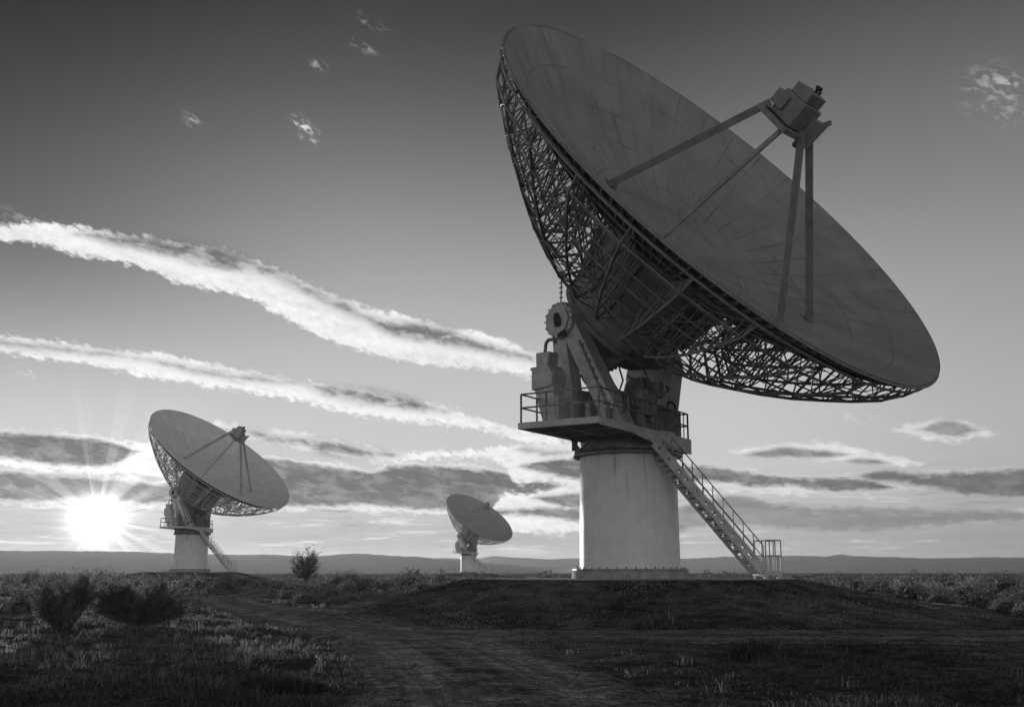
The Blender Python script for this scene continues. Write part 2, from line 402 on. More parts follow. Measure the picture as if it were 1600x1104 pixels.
def dish_lines(t, tcn, val, seam_dark=.50, streak=.13):
    """panel seams, rain streaks and slight panel-to-panel tone on the reflector"""
    p = tcn.outputs['Object']
    def dot(vec, off):
        d = t.new('ShaderNodeVectorMath', operation='DOT_PRODUCT'); t.l.new(p, d.inputs[0]); d.inputs[1].default_value = tuple(vec)
        return t.m('SUBTRACT', d.outputs['Value'], off)
    x, y = dot(E_, float(CC @ E_)), dot(V_, float(CC @ V_))
    rho = t.m('SQRT', t.m('ADD', t.m('MULTIPLY', x, x), t.m('MULTIPLY', y, y)))
    th = t.m('ARCTAN2', y, x)
    ring = t.m('MULTIPLY', rho, 1 / 1.55)
    ri = t.m('FLOOR', ring); rf = t.m('SUBTRACT', ring, ri)
    dr = t.m('MULTIPLY', t.m('MINIMUM', rf, t.m('SUBTRACT', 1.0, rf)), 1.55)
    nseg = t.lerp(20.0, 40.0, t.m('GREATER_THAN', ri, 2.5))
    sg = t.m('MULTIPLY', t.m('ADD', th, pi), t.m('DIVIDE', nseg, 2 * pi))
    si = t.m('FLOOR', sg); sf = t.m('SUBTRACT', sg, si)
    dt = t.m('MULTIPLY', t.m('MULTIPLY', t.m('MINIMUM', sf, t.m('SUBTRACT', 1.0, sf)), rho), t.m('DIVIDE', 2 * pi, nseg))
    seam = t.sstep(t.m('MINIMUM', dr, dt), .012, .035)
    # how strongly a seam shows changes over the dish
    vis = t.sstep(t.noise(t.xyz(x, y, 0.0), .25, 2.0), .40, .62, .15, 1.0)
    seam = t.m('SUBTRACT', 1.0, t.m('MULTIPLY', t.m('SUBTRACT', 1.0, seam), t.m('MULTIPLY', vis, seam_dark)))
    wn = t.new('ShaderNodeTexWhiteNoise', noise_dimensions='2D'); t.l.new(t.xyz(ri, si, 0.0), wn.inputs['Vector'])
    tone = t.m('MULTIPLY_ADD', wn.outputs['Value'], .09, .955)
    st1 = t.noise(t.xyz(t.m('MULTIPLY', th, 14.0), t.m('MULTIPLY', rho, .22), 0.0), 1.0, 5.0, .62)
    st2 = t.noise(t.xyz(t.m('MULTIPLY', x, 1.6), t.m('MULTIPLY', y, .22), 3.0), 1.0, 5.0, .6)
    s = t.m('ADD', t.m('MULTIPLY', t.sstep(st1, .42, .72), .8), t.m('MULTIPLY', t.sstep(st2, .54, .70), 1.5))
    s = t.m('SUBTRACT', 1.0, t.m('MULTIPLY', s, streak))
    return t.m('MULTIPLY', t.m('MULTIPLY', val, seam), t.m('MULTIPLY', tone, s))

def mast_stains(t, tcn, val):
    """rain streaks running down from the top flange, scuffs near the foot"""
    sp = t.new('ShaderNodeSeparateXYZ'); t.l.new(tcn.outputs['Object'], sp.inputs[0])
    x, y, z = sp.outputs
    ang = t.m('ARCTAN2', y, x)
    st = t.noise(t.xyz(t.m('MULTIPLY', ang, 11.0), t.m('MULTIPLY', z, .35), 0.0), 1.0, 5.0, .65)
    run = t.m('MULTIPLY', t.sstep(st, .50, .75), t.sstep(z, 1.0, 5.2))
    sc = t.noise(t.xyz(t.m('MULTIPLY', ang, 9.0), t.m('MULTIPLY', z, 3.0), 7.0), 1.0, 5.0, .7)
    scuff = t.m('MULTIPLY', t.sstep(sc, .63, .70), t.sstep(z, 3.2, .5))
    f = t.m('SUBTRACT', 1.0, t.m('ADD', t.m('MULTIPLY', run, .42), t.m('MULTIPLY', scuff, .55)))
    return t.m('MULTIPLY', val, t.m('MAXIMUM', f, .2))

M_DISH = mat('reflector_paint_shaded', .29, .35, .6, .55, extra=dish_lines)  # one paint for all dishes; this tone holds the near dish's shade
M_DISH_GLOW = mat('reflector_paint_glow', .82, .90, .6, .5, extra=lambda t, c, v: dish_lines(t, c, v, .30, .07))  # same paint, lightened to stand in for glare beside the sun
M_DISH_HALF_GLOW = mat('reflector_paint_half_glow', .40, .48, .6, .5, extra=lambda t, c, v: dish_lines(t, c, v, .30, .07))  # same paint, lightened less for the farthest dish's washed-out brightness
M_LEG_GLOW = mat('leg_paint_glow', .38, .50, 2.0, .5)  # leg paint with the far telescopes' brightness put into the colour
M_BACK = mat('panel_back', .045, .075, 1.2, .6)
M_TRUSS = mat('truss_paint', .20, .32, 3.0, .5)
M_WHITE = mat('mast_paint', .74, .84, 1.6, .5, bump=.12, bscale=8, extra=mast_stains)
M_STEEL = mat('painted_steel', .46, .62, 2.2, .5, bump=.1, bscale=12)
M_STEEL_D = mat('worn_steel', .18, .36, 3.0, .5, bump=.15, bscale=14)
M_FAR_GLOW = mat('far_paint_glow', .66, .78, 2.0, .5)  # glow on the far trusses and steelwork, put into the colour
M_HUB = mat('hub_paint', .24, .36, 1.5, .5, bump=.1, bscale=10)
M_DARK = mat('dark_rubber', .03, .06, 4.0, .6)
M_CONC = mat('concrete', .28, .42, 3.0, .85, bump=.3, bscale=25)
M_LEG = mat('leg_paint', .22, .30, 2.0, .5)

def make_telescope(loc):
    r = RND
    root = empty('radio_telescope', loc)
    # ---- foot and mast
    b = MB().lathe([(0, .36), (2.34, .36), (2.42, .30), (2.42, -.25), (0, -.25)], (0, 0, 0), ZZ, 72, True)
    fo = b.build('foundation', M_CONC, root)
    b = MB().lathe([(2.10, .36), (2.38, .36), (2.38, .42), (2.10, .42)], (0, 0, 0), ZZ, 72, True)
    for k in range(36):
        t = 2 * pi * k / 36
        b.tube((2.25 * cos(t), 2.25 * sin(t), .42), (2.25 * cos(t), 2.25 * sin(t), .42 + .05 + .06 * r.random()), .032, 6)
    b.build('bolt_ring', M_STEEL_D, fo)
    b = MB().lathe([(2.09, .30), (2.07, .6), (2.05, 2.6), (2.04, 5.06)], (0, 0, 0), ZZ, 96)
    for zz in (1.95, 3.55): b.lathe([(2.052, zz - .02), (2.064, zz), (2.052, zz + .02)], (0, 0, 0), ZZ, 96)
    ms = b.build('mast', M_WHITE, root)
    b = MB().lathe([(2.0, 5.0), (2.30, 5.04), (2.30, 5.13), (2.05, 5.15), (2.05, 5.19), (2.26, 5.20), (2.26, 5.28), (1.98, 5.30)], (0, 0, 0), ZZ, 96, True)
    for k in range(48):
        t = 2 * pi * k / 48
        b.tube((2.21 * cos(t), 2.21 * sin(t), 4.98), (2.21 * cos(t), 2.21 * sin(t), 5.34), .03, 6)
    b.build('bearing_flange', M_STEEL_D, ms)
    b = MB().lathe([(1.97, 5.28), (1.99, 5.7), (2.0, 6.0), (0, 6.0)], (0, 0, 0), ZZ, 96, True)
    b.build('turntable', M_STEEL, root)
    # ---- working platform with railing
    Fc, Lc, Rc = V3(-1.68, -6.37, 0), V3(-4.63, -4.44, 0), V3(2.81, .95, 0)
    Bc = Lc + Rc - Fc
    zt = 5.90
    u = unit(Lc - Fc); v = unit(Rc - Fc); lu = np.linalg.norm(Lc - Fc); lv = np.linalg.norm(Rc - Fc)
    P = lambda a, c, z: Fc + u * a + v * c + ZZ * z
    b = MB()
    b.box(P(lu / 2, lv / 2, zt - .05), u * (lu / 2 - .06), v * (lv / 2 - .06), ZZ * .035)
    for q0, q1 in ((P(0, 0, 0), P(lu, 0, 0)), (P(lu, 0, 0), P(lu, lv, 0)), (P(lu, lv, 0), P(0, lv, 0))):
        b.beam(q0 + ZZ * (zt - .11), q1 + ZZ * (zt - .11), .09, .24)
    # front skirt grows deeper towards the stair end
    n_ = np.cross(v, ZZ)
    b.prism([(0.05, zt + .01), (lv + .045, zt + .01), (lv + .045, zt - .62), (lv * .62, zt - .56), (lv * .30, zt - .29), (0.05, zt - .29)], P(0, 0, 0), v, ZZ, u * .08)
    b.prism([(0.05, zt + .012), (lu * .5, zt + .012), (lu * .5, zt - .60), (0.05, zt - .60)], P(0, lv, 0), u, ZZ, v * .07)
    for k in range(1, 6):
        c = lv * k / 6
        b.beam(P(.1, c, zt - .17), P(lu - .1, c, zt - .17), .08, .16)
    b.beam(P(lu * .5, .1, zt - .18), P(lu * .5, lv - .1, zt - .18), .10, .14)
    pl = b.build('platform', M_STEEL, root)
    def rail(pts, hgt=1.12, step=1.25, closed=False, rr=.034, skip=()):
        g = MB()
        for i in range(len(pts) - 1):
            if i in skip: continue
            p0, p1 = np.asarray(pts[i]), np.asarray(pts[i + 1]); n = max(1, round(np.linalg.norm(p1 - p0) / step))
            for h in (hgt, hgt * .53): g.tube(p0 + ZZ * h, p1 + ZZ * h, rr, 6)
            for k in range(n + 1):
                q = p0 + (p1 - p0) * k / n; g.tube(q, q + ZZ * hgt, rr * 1.15, 6)
        return g
    e_ = .06
    cs = [P(e_, e_, zt), P(lu - e_, e_, zt), P(lu - e_, lv - e_, zt), P(e_, lv - e_, zt), P(e_, lv * .80, zt)]
    rail(cs).build('guardrail', M_STEEL_D, pl)
    rail([P(e_, e_, zt), P(e_, lv * .60, zt)]).build('guardrail', M_STEEL_D, pl)
    g = MB()                                           # gate uprights by the stair head
    for c in (.82, .86, .90, .94): g.tube(P(.06, lv * c, zt), P(.06, lv * c, zt + 1.12), .022, 6)
    g.build('gate', M_STEEL_D, pl)
    g = MB(); q = P(.5, lv - .35, zt)
    g.poly([q, q + ZZ * 1.45, q + ZZ * 1.62 - u * .0 + unit(V3(-1, 0, 0)) * .10, q + ZZ * 1.66 + V3(-.24, 0, 0), q + ZZ * 1.52 + V3(-.34, 0, 0)], .05, 8)
    g.build('vent_pipe', M_DARK, pl)
    g = MB()                                           # braces and a cable duct under the overhang
    g.tube(P(lu * .66, lv * .45, zt - .25), V3(-2.22, -.55, 5.1), .06, 8)
    g.tube(P(lu * .80, lv * .30, zt - .25), V3(-2.05, -1.0, 5.25), .045, 8)
    g.box(V3(-2.28, -.70, 5.45), (.12, 0, 0), (0, .15, 0), (0, 0, .2))
    g.build('brace', M_STEEL_D, pl)
    # ---- stair
    s0, s1 = V3(.80, -2.70, 5.36), V3(5.25, -1.35, .30)
    st = empty('staircase', (0, 0, 0)); st.parent = root
    d = s1 - s0; hx = unit(V3(d[0], d[1], 0)); sd = np.cross(ZZ, hx); dn = unit(d)
    wd = .82
    for k in (0, 1):
        off = sd * wd * k
        # plate with slots cut by building it of two flanges and ties
        g = MB(); nrm = np.cross(dn, sd); nrm = nrm if nrm[2] > 0 else -nrm
        g.beam(s0 + off + nrm * .13, s1 + off + nrm * .13, .05, .13, up=nrm)
        g.beam(s0 + off - nrm * .13, s1 + off - nrm * .13, .05, .13, up=nrm)
        m = 12; ln = np.linalg.norm(d)
        for i in range(m + 1):
            c = s0 + off + d * (i / m)
            w2 = .20 + .07 * sin(i * 1.7)
            if i < 3: w2 = .23
            g.box(c, dn * min(w2, ln / m / 2 * .86), sd * .02, nrm * .085)
        g.build('stringer', M_STEEL, st)
        h = MB()
        lo = s0 + off + dn * 1.1
        hv = ZZ * 1.05
        h.tube(lo + hv, s1 + off + hv, .026, 6); h.tube(lo + hv * .54, s1 + off + hv * .54, .022, 6)
        nn = 9
        for i in range(nn + 1):
            q = lo + (s1 + off - lo) * i / nn; h.tube(q, q + hv, .022, 6)
        h.build('handrail', M_STEEL_D, st)
    g = MB(); m = 24
    for i in range(1, m):
        c = s0 + d * (i / m) + sd * wd / 2
        g.box(c, hx * .13, sd * (wd / 2 - .03), ZZ * .018)
    g.build('treads', M_STEEL_D, st)
    lc = s1 + sd * wd / 2 + hx * .38
    g = MB(); g.box(lc - ZZ * .06, hx * .42, sd * .48, ZZ * .10)
    for a, c in ((-.3, -.38), (.3, -.38), (-.3, .38), (.3, .38)): g.box(lc + hx * a + sd * c - ZZ * .28, hx * .08, sd * .07, ZZ * .13)
    g.build('landing', M_STEEL, st)
    g = MB()
    cps = [lc + hx * a + sd * c + ZZ * .04 for a, c in ((-.30, -.45), (.05, -.45), (.39, -.45), (.39, 0), (.39, .45), (.05, .45), (-.30, .45))]
    for q in cps: g.tube(q, q + ZZ * 1.22, .032, 6)
    for h in (1.22, .60):
        g.poly([q + ZZ * h for q in cps], .028, 6)
    for k in (1, 2): g.box(cps[k] - hx * .17 + ZZ * .30, hx * .05, sd * .02, ZZ * .26)
    g.build('landing_gate', M_STEEL, st)

    # ---- yoke
    EO = CC - 8.0 * A_
    yk = empty('yoke', (0, 0, 0)); yk.parent = root
    oA, oB = EO - E_ * 2.85, EO + E_ * 2.85
    oA = V3(oA[0], oA[1], 0); oB = V3(oB[0], oB[1], 0); zE = EO[2]
    octa = lambda rad, ph=pi / 8, n=8: [(rad * cos(ph + 2 * pi * k / n), zE + rad * sin(ph + 2 * pi * k / n)) for k in range(n)]
    g = MB()
    g.prism([(.15, zE - .75), (.72, zE - .10), (3.30, 5.9), (2.42, 5.9), (1.72, 7.0)], oA, HD, ZZ, E_ * .72)        # raking leg
    g.prism([(-.62, zE - .30), (.12, zE - .62), (.46, 8.2), (.72, 5.9), (-.30, 5.9), (-.42, 8.0)], oA + E_ * .02, HD, ZZ, E_ * .62)   # upright leg
    arm = g.build('yoke_arm', M_STEEL, yk, .03)
    g = MB().prism(octa(.80), oA, HD, ZZ, E_ * 1.02)
    g.prism(octa(.62, 0), oA - E_ * .56, HD, ZZ, E_ * .12)
    for k in range(16):
        t = 2 * pi * k / 16; c = oA + HD * .71 * cos(t) + ZZ * (zE + .71 * sin(t)); g.tube(c - E_ * .60, c - E_ * .4, .04, 6)
    bh = g.build('bearing_housing', M_STEEL, yk, .02)
    g = MB()
    g.prism([(-.08, zE - .32), (.22, zE - .30), (.26, zE - .05), (.10, zE + .28), (-.10, zE + .30), (-.16, zE + .05)], oA - E_ * .64, HD, ZZ, E_ * .05)
    g.box(oA + HD * .22 + ZZ * (zE - .62) - E_ * .56, HD * .22, E_ * .05, ZZ * .10)
    g.build('bearing_cover', M_DARK, bh)
    g = MB()
    g.prism([(-1.25, 5.9), (.80, 5.9), (1.42, 9.3), (.85, zE + .3), (-.75, zE + .3), (-1.25, 9.0)], oB, HD, ZZ, E_ * .85)
    g.prism(octa(.8), oB, HD, ZZ, E_ * 1.1)
    g.build('yoke_arm', M_STEEL, yk, .03)
    g = MB()
    g.box(V3(EO[0] * .4, EO[1] * .4, 6.55), HD * 1.35, E_ * 2.4, ZZ * .55)
    g.prism([(-1.0, 7.08), (1.1, 7.08), (.8, 7.3), (-.6, 7.3)], V3(.1, -.1, 0), HD, ZZ, E_ * 3.2)
    g.build('yoke_base', M_STEEL_D, yk, .03)
    g = MB()                                            # drive motors and pipes between the arms
    q = V3(.55, -.25, 7.35)
    g.lathe([(0, 1.05), (.35, 1.02), (.62, .8), (.72, .4), (.72, -.3), (0, -.3)], q, ZZ, 20, True)
    g.tube(q + HD * 1.0 + ZZ * .1, q + HD * 1.0 + ZZ * .75, .22, 12)
    g.box(q + HD * 1.2 - E_ * 1.1 + ZZ * -.3, HD * .35, E_ * .3, ZZ * .5)
    g.box(q - HD * .3 - E_ * 1.5 + ZZ * -.25, HD * .4, E_ * .35, ZZ * .6)
    for k in range(7):
        p0 = q + HD * r.uniform(-1.2, 1.2) + E_ * r.uniform(-1.6, .6) + ZZ * r.uniform(.0, .6)
        p1 = p0 + HD * r.uniform(-.6, .6) + ZZ * r.uniform(.3, 1.3)
        g.poly([p0, (p0 + p1) / 2 + HD * .25, p1], .045, 6)
    g.build('azimuth_drive', M_STEEL_D, root, .02)
    # ---- counterweight / electronics housings on the left of the platform
    o = V3(-3.10, -3.40, 0) - HD * .55
    hg = empty('drive_housing', (0, 0, 0)); hg.parent = root
    g = MB(); g.prism([(.10, 5.9), (.72, 5.9), (.62, 7.55), (-.42, 7.42), (-.22, 6.8)], o, HD, ZZ, E_ * .62); g.box(o + HD * .62 + E_ * .15 + ZZ * 6.5, HD * .16, E_ * .38, ZZ * .6); g.build('pedestal_case', M_STEEL, hg, .03)
    g = MB(); g.prism([(-.48, 7.42), (.58, 7.50), (.70, 7.95), (.42, 8.36), (-.54, 8.36), (-.58, 8.26), (-.48, 8.2)], o, HD, ZZ, E_ * .85)
    g.lathe([(0, .18), (.26, .16), (.30, .0), (.30, -.5)], o + HD * .50 + ZZ * 7.9 - E_ * .1, HD, 20, True)
    g.build('gearbox', M_STEEL, hg, .04)
    g = MB(); g.prism([(-.34, 8.36), (.28, 8.36), (.40, 8.92), (-.36, 8.95)], o, HD, ZZ, E_ * .60); g.build('motor_cover', M_STEEL, hg, .04)
    g = MB(); q = o - HD * .12 + ZZ * 8.93
    g.poly([q, q + ZZ * .42 + HD * .06, q + ZZ * .54 + HD * .20, q + ZZ * .52 + HD * .50, q + ZZ * .38 + HD * .58], .075, 8); g.build('exhaust_pipe', M_STEEL_D, hg)
    g = MB(); g.box(V3(-2.0, -1.3, 6.75), HD * .45, E_ * .5, ZZ * .85); g.tube(V3(-2.35, -1.5, 7.6), V3(-2.3, -1.5, 8.3), .16, 12); g.tube(V3(-1.7, -1.7, 7.5), V3(-1.75, -1.75, 8.9), .05, 6)
    g.build('equipment_cabinet', M_STEEL_D, root, .03)
    g = MB(); g.tube(oA - HD * .35 + ZZ * (zE + .6), oA - HD * .28 + ZZ * (zE + 2.0), .03, 6)
    for k in range(5): q = oA - HD * .32 + ZZ * (zE + .9 + k * .22); g.tube(q - HD * .1, q + HD * .1, .03, 5)
    g.build('lightning_rod', M_STEEL_D, yk)

    def cable(pts, rad_=.035):
        Q = [np.asarray(p, float) for p in pts]; out_ = []
        for t_ in np.linspace(0, 1, 11):
            R_ = Q
            while len(R_) > 1: R_ = [R_[i] * (1 - t_) + R_[i + 1] * t_ for i in range(len(R_) - 1)]
            out_.append(R_[0])
        g = MB().poly(out_, rad_, 6); g.build('cable', M_DARK, yk)
    foot_ = V3(0, 0, 6.0)
    for k in range(5):
        d_ = HD * (.25 * k - .3)
        cable([oA + E_ * .5 + d_ + ZZ * (zE - .4), oA + E_ * 1.2 + d_ * 2 + ZZ * (zE - 2.8), foot_ + E_ * (-1.0 + .3 * k) + ZZ * 1.3])
    for k in range(4):
        cable([EO - E_ * (.6 + .4 * k) - A_ * .6 + HD * .2 * k, EO - E_ * (.2 + .5 * k) - ZZ * (2.2 + .25 * k) - HD * .3, foot_ - E_ * .5 * k + HD * (.2 + .15 * k) + ZZ * 1.2], .045)
    g = MB()                                              # cable tray with clips up the raking leg
    p0, p1 = oA + HD * 1.05 + ZZ * (zE - 1.0) - E_ * .40, oA + HD * 2.75 + ZZ * 6.3 - E_ * .40
    g.beam(p0, p1, .05, .16, up=E_)
    for k in range(9):
        c_ = p0 + (p1 - p0) * (k + .5) / 9; g.box(c_, HD * .11, E_ * .05, ZZ * .035)
    g.build('cable_tray', M_STEEL_D, yk)
    for (a_, c_, z_, sx, sz) in ((.55, 3.0, 6.55, .16, .24), (.25, 4.1, 6.35, .2, .3), (.3, 5.2, 6.5, .22, .22), (.6, 2.0, 6.3, .14, .2), (1.1, 1.3, 6.4, .18, .3)):
        q_ = P(a_, c_, z_); g = MB().box(q_, v * sx, u * .10, ZZ * sz)
        g.tube(q_ + ZZ * (sz - .02), q_ + ZZ * (sz + .25), .03, 6); g.tube(P(a_, c_, zt), q_ - ZZ * (sz - .02), .04, 6)
        g.build('control_box', M_STEEL_D, pl)
    for k in range(3):
        q_ = P(.5, 3.3 + .7 * k, 6.95)
        g = MB().lathe([(0, -.03), (.13, -.03), (.16, 0), (.13, .03), (0, .03)], q_, u, 14); g.tube(q_, q_ + u * .3, .025, 6); g.tube(q_ + u * .28, P(.8, 3.3 + .7 * k, zt), .03, 6)
        g.build('hand_wheel', M_STEEL_D, pl)

    # ---- hub behind the dish, gear and axle
    hub = MB().lathe([(3.4, -2.95), (3.25, -3.6), (3.0, -5.0), (2.75, -6.4), (2.6, -7.1), (2.6, -7.35)], CC, A_, 72)
    hub.lathe([(2.55, -7.3), (2.75, -7.35), (2.75, -7.55), (2.45, -7.6)], CC, A_, 72, True)
    hub.lathe([(2.45, -7.58), (2.35, -7.95), (2.0, -8.35), (1.4, -8.65), (.6, -8.8), (0, -8.82)], CC, A_, 72)
    hb = hub.build('hub', M_HUB, root)
    g = MB()
    g.tube(EO - E_ * 2.9, EO + E_ * 2.9, .42, 24)
    g.build('axle', M_STEEL_D, hb)
    g = MB()
    for k in range(16):                                  # stiffener plates on the cone
        t = 2 * pi * k / 16
        p = [DP(q, t, s) for q, s in ((3.36, -3.1), (3.03, -4.95), (2.80, -6.35))]
        for i in range(2): g.beam(p[i], p[i + 1], .05, .22, up=unit(np.cross(p[i + 1] - p[i], np.cross(A_, p[i] - CC))))
    g.build('stiffeners', M_STEEL, hb)
    g = MB(); ge = EO + A_ * .55
    nG = 40
    for k in range(nG):
        t0, t1 = pi * .92 + pi * 1.15 * k / nG, pi * .92 + pi * 1.15 * (k + 1) / nG
        pol = []
        for rad, tt in ((1.75, t0), (2.28, t0), (2.36, t0 + (t1 - t0) * .25), (2.36, t0 + (t1 - t0) * .5), (2.28, t0 + (t1 - t0) * .75), (2.28, t1), (1.75, t1)):
            pol.append((rad * cos(tt), rad * sin(tt)))
        g.prism(pol, ge - E_ * 1.15, HD, ZZ, E_ * .28)
    g.build('elevation_gear', M_STEEL_D, root)

    # ---- reflector
    nr, ns = 26, 192
    prof = [(.35 + (RR - .35) * k / nr, back_t(.35 + (RR - .35) * k / nr)) for k in range(nr + 1)]
    dish = MB().lathe(prof, CC, A_, ns, U=E_)
    dish.lathe([prof[-1], (RR + .02, prof[-1][1] - .03), (RR, prof[-1][1] - .09)], CC, A_, ns, U=E_)
    dish.lathe([(0, back_t(.35) + .10), (.6, back_t(.6) + .08), (.6, back_t(.6))], CC, A_, 48, True)
    rf = dish.build('reflector', M_DISH, root)
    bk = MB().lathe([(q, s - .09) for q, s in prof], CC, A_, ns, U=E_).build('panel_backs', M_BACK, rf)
    g = MB(); nf = 140
    for k in range(nf):
        t = 2 * pi * (k + .5) / nf
        rs = [4.6, 6.7, 8.8, 10.75]
        for q0, q1 in zip(rs[:-1], rs[1:]):
            g.beam(DP(q0, t, back_t(q0) - .15), DP(q1, t, back_t(q1) - .15), .045, .11, up=A_)
    for q in (5.6, 7.4, 9.1, 10.4):
        g.poly([DP(q, 2 * pi * k / 96, back_t(q) - .24) for k in range(96)], .05, 4, True)
    g.build('panel_ribs', M_STEEL_D, bk)
    g = MB()
    n = 144
    g.poly([DP(RR + .02, 2 * pi * k / n, -.12) for k in range(n)], .05, 6, True)
    g.poly([DP(RR - .10, 2 * pi * k / n, -.46) for k in range(n)], .05, 6, True)
    for k in range(n // 2):
        if 175 < 720 * k / n < 300: continue
        g.tube(DP(RR + .02, 2 * pi * 2 * k / n, -.12), DP(RR - .1, 2 * pi * (2 * k + 1) / n, -.46), .022, 4)
        g.tube(DP(RR - .1, 2 * pi * (2 * k + 1) / n, -.46), DP(RR + .02, 2 * pi * (2 * k + 2) / n, -.12), .022, 4)
    g.build('edge_ring', M_TRUSS, rf)

    # ---- backing truss: radial ribs and hoops
    tr = empty('backing_truss', (0, 0, 0)); tr.parent = root
    NB = 26
    outer = [(10.50, -1.20), (9.75, -2.05), (9.0, -2.80), (8.0, -3.75), (7.0, -4.58), (6.0, -5.32), (5.0, -5.98), (3.95, -5.25)]
    inner = [(q, back_t(q) - .26) for q, _ in outer]
    inner[7] = (4.6, -4.0); inner[6] = (4.9, -3.2)
    TH = [2 * pi * k / NB for k in range(NB)]
    def NEAR(t): return radians(178) < t % (2 * pi) < radians(296)
    def jit(s): return V3(r.uniform(-s, s), r.uniform(-s, s), r.uniform(-s, s))
    def twig(g, p, q, rad, bow=.16):
        m_ = (np.asarray(p) + np.asarray(q)) / 2 + jit(bow)
        g.tube(p, m_, rad, 4, cap=False); g.tube(m_, q, rad, 4, cap=False)
    for k in range(NB):
        t = TH[k]
        O = [DP(q, t, s) for q, s in outer]; I = [DP(q, t, s) for q, s in inner]
        g = MB()
        g.tube(DP(RR - .1, t, -.46), O[0], .05, 6)
        for i in range(len(O) - 1):
            g.tube(O[i], O[i + 1], .058, 6); g.tube(I[i], I[i + 1], .045, 5)
        for i in range(len(O)): g.tube(O[i], I[i], .034, 5)
        for i in range(len(O) - 1):
            p, q = (O[i], I[i + 1]) if i % 2 else (I[i], O[i + 1])
            twig(g, p, q, .032, .06)
            mid = (np.asarray(p) + q) / 2
            if not NEAR(t): twig(g, mid, (O[i] + O[i + 1]) / 2, .022, .12)
        g.build('truss_rib', M_TRUSS, tr)
    for i in range(len(outer)):
        g = MB()
        q, s = outer[i]; q2, s2 = inner[i]
        O = [DP(q, t, s) for t in TH]
        g.poly(O, .042 if i % 2 == 0 else .03, 5, True)
        if 0 < i < 7 and i % 2:
            mid = [DP((q + q2) / 2, t, (s * .55 + s2 * .45)) for t in TH]
            g.poly(mid, .026, 4, True)
        if i < len(outer) - 1:
            O2 = [DP(*x) for x in ((outer[i + 1][0], t, outer[i + 1][1]) for t in TH)]
            I2 = [DP(*x) for x in ((inner[i + 1][0], t, inner[i + 1][1]) for t in TH)]
            for k in range(NB):
                k2 = (k + 1) % NB
                if NEAR(TH[k]):
                    if i in (1, 4, 6) and k % 2: twig(g, O[k], O2[k2], .026, .05)
                    continue
                c = (O[k] + O[k2] + O2[k] + O2[k2]) / 4 + jit(.14)
                for pnt in (O[k], O[k2], O2[k], O2[k2]):
                    twig(g, pnt, c, .026, .09)
                if 1 < i < 6 and k % 2:
                    c2 = (I2[k] + I2[k2]) / 2
                    twig(g, c, c2, .022, .25)
        g.build('truss_ring', M_TRUSS, tr)

    g = MB()
    for k in range(NB * 2):
        t0_, t1_ = pi * k / NB, pi * (k + r.choice((-2, -1, 1, 2))) / NB
        twig(g, DP(2.9, t0_, -6.1), DP(r.uniform(5.5, 8.2), t1_, back_t(7) - .35), .028, .12)
        if k % 2: twig(g, DP(3.1, t0_, -4.8), DP(6.0, t1_, -5.32), .026, .08)
        else: twig(g, DP(2.75, t0_, -6.6), DP(5.0, t1_, -5.98), .034, .05)
    g.build('inner_web', M_TRUSS, tr)

    # ---- feed: four legs and the housing at the focus
    fb = 3.35                                            # base plate height along the axis
    def leg(top, rho, th, w_):
        th = radians(th); g = MB()
        foot = DP(rho, th, back_t(rho) + .02)
        g.beam(foot, top, w_ * .62, w_, up=A_)
        g.box(foot + A_ * .05, E_ * .22, V_ * .22, A_ * .06)
        g.build('feed_leg', M_LEG, root, .015)
    aE, aV = (E_ + V_) / sqrt(2), (E_ - V_) / sqrt(2)
    leg(CC + A_ * 3.75 + unit(-E_ + V_) * 1.0, 4.0, 130, .30)
    leg(CC + A_ * 3.35 + unit(-E_ - V_ * .8) * .95, 5.0, 206, .26)
    leg(CC + A_ * 3.65 + unit(E_ * .2 - V_) * .75, 5.2, -69, .28)
    leg(CC + A_ * 3.6 + unit(E_ * .9 - V_ * .9) * 1.05, 6.1, -44.6, .30)
    g = MB(); g.box(CC + A_ * 4.05, E_ * .58, V_ * .62, A_ * .52); g.box(CC + A_ * 4.1 - E_ * .35 + V_ * .45, E_ * .4, V_ * .35, A_ * .30)
    fh = g.build('feed_housing', M_LEG, root, .03)
    g = MB(); g.box(CC + A_ * 3.40, E_ * .98, V_ * .90, A_ * .11); g.build('base_plate', M_LEG, fh, .02)
    g = MB(); g.box(CC + A_ * 3.52, E_ * .80, V_ * .72, A_ * .05); g.build('gasket', M_DARK, fh)
    g = MB(); g.box(CC + A_ * 4.80, E_ * .50, V_ * .46, A_ * .22); g.box(CC + A_ * 4.62 + E_ * .12 + V_ * .52, E_ * .2, V_ * .12, A_ * .35)
    g.build('cap', M_LEG, fh, .03)
    g = MB(); q = CC + A_ * 5.02 + E_ * .2
    g.tube(q, q + A_ * .18, .07, 8); g.tube(q + A_ * .2 - E_ * .12, q + A_ * .2 + E_ * .14, .09, 8); g.tube(q + E_ * .25, q + E_ * .25 + A_ * .12, .06, 8)
    g.build('lamp', M_DARK, fh)
    g = MB(); q = CC + A_ * 3.95 + unit(E_ - V_) * .98
    g.prism([(-.34, -.75), (.30, -.75), (.34, .40), (.40, .55), (.34, .62), (.16, .35), (-.30, .30)], q, unit(E_ - V_), A_, unit(E_ + V_) * .5)
    g.prism([(-.25, -1.0), (.2, -1.0), (.2, -.6), (-.25, -.6)], q, unit(E_ - V_), A_, unit(E_ + V_) * .36)
    g.build('bracket', M_LEG, fh, .02)
    return root

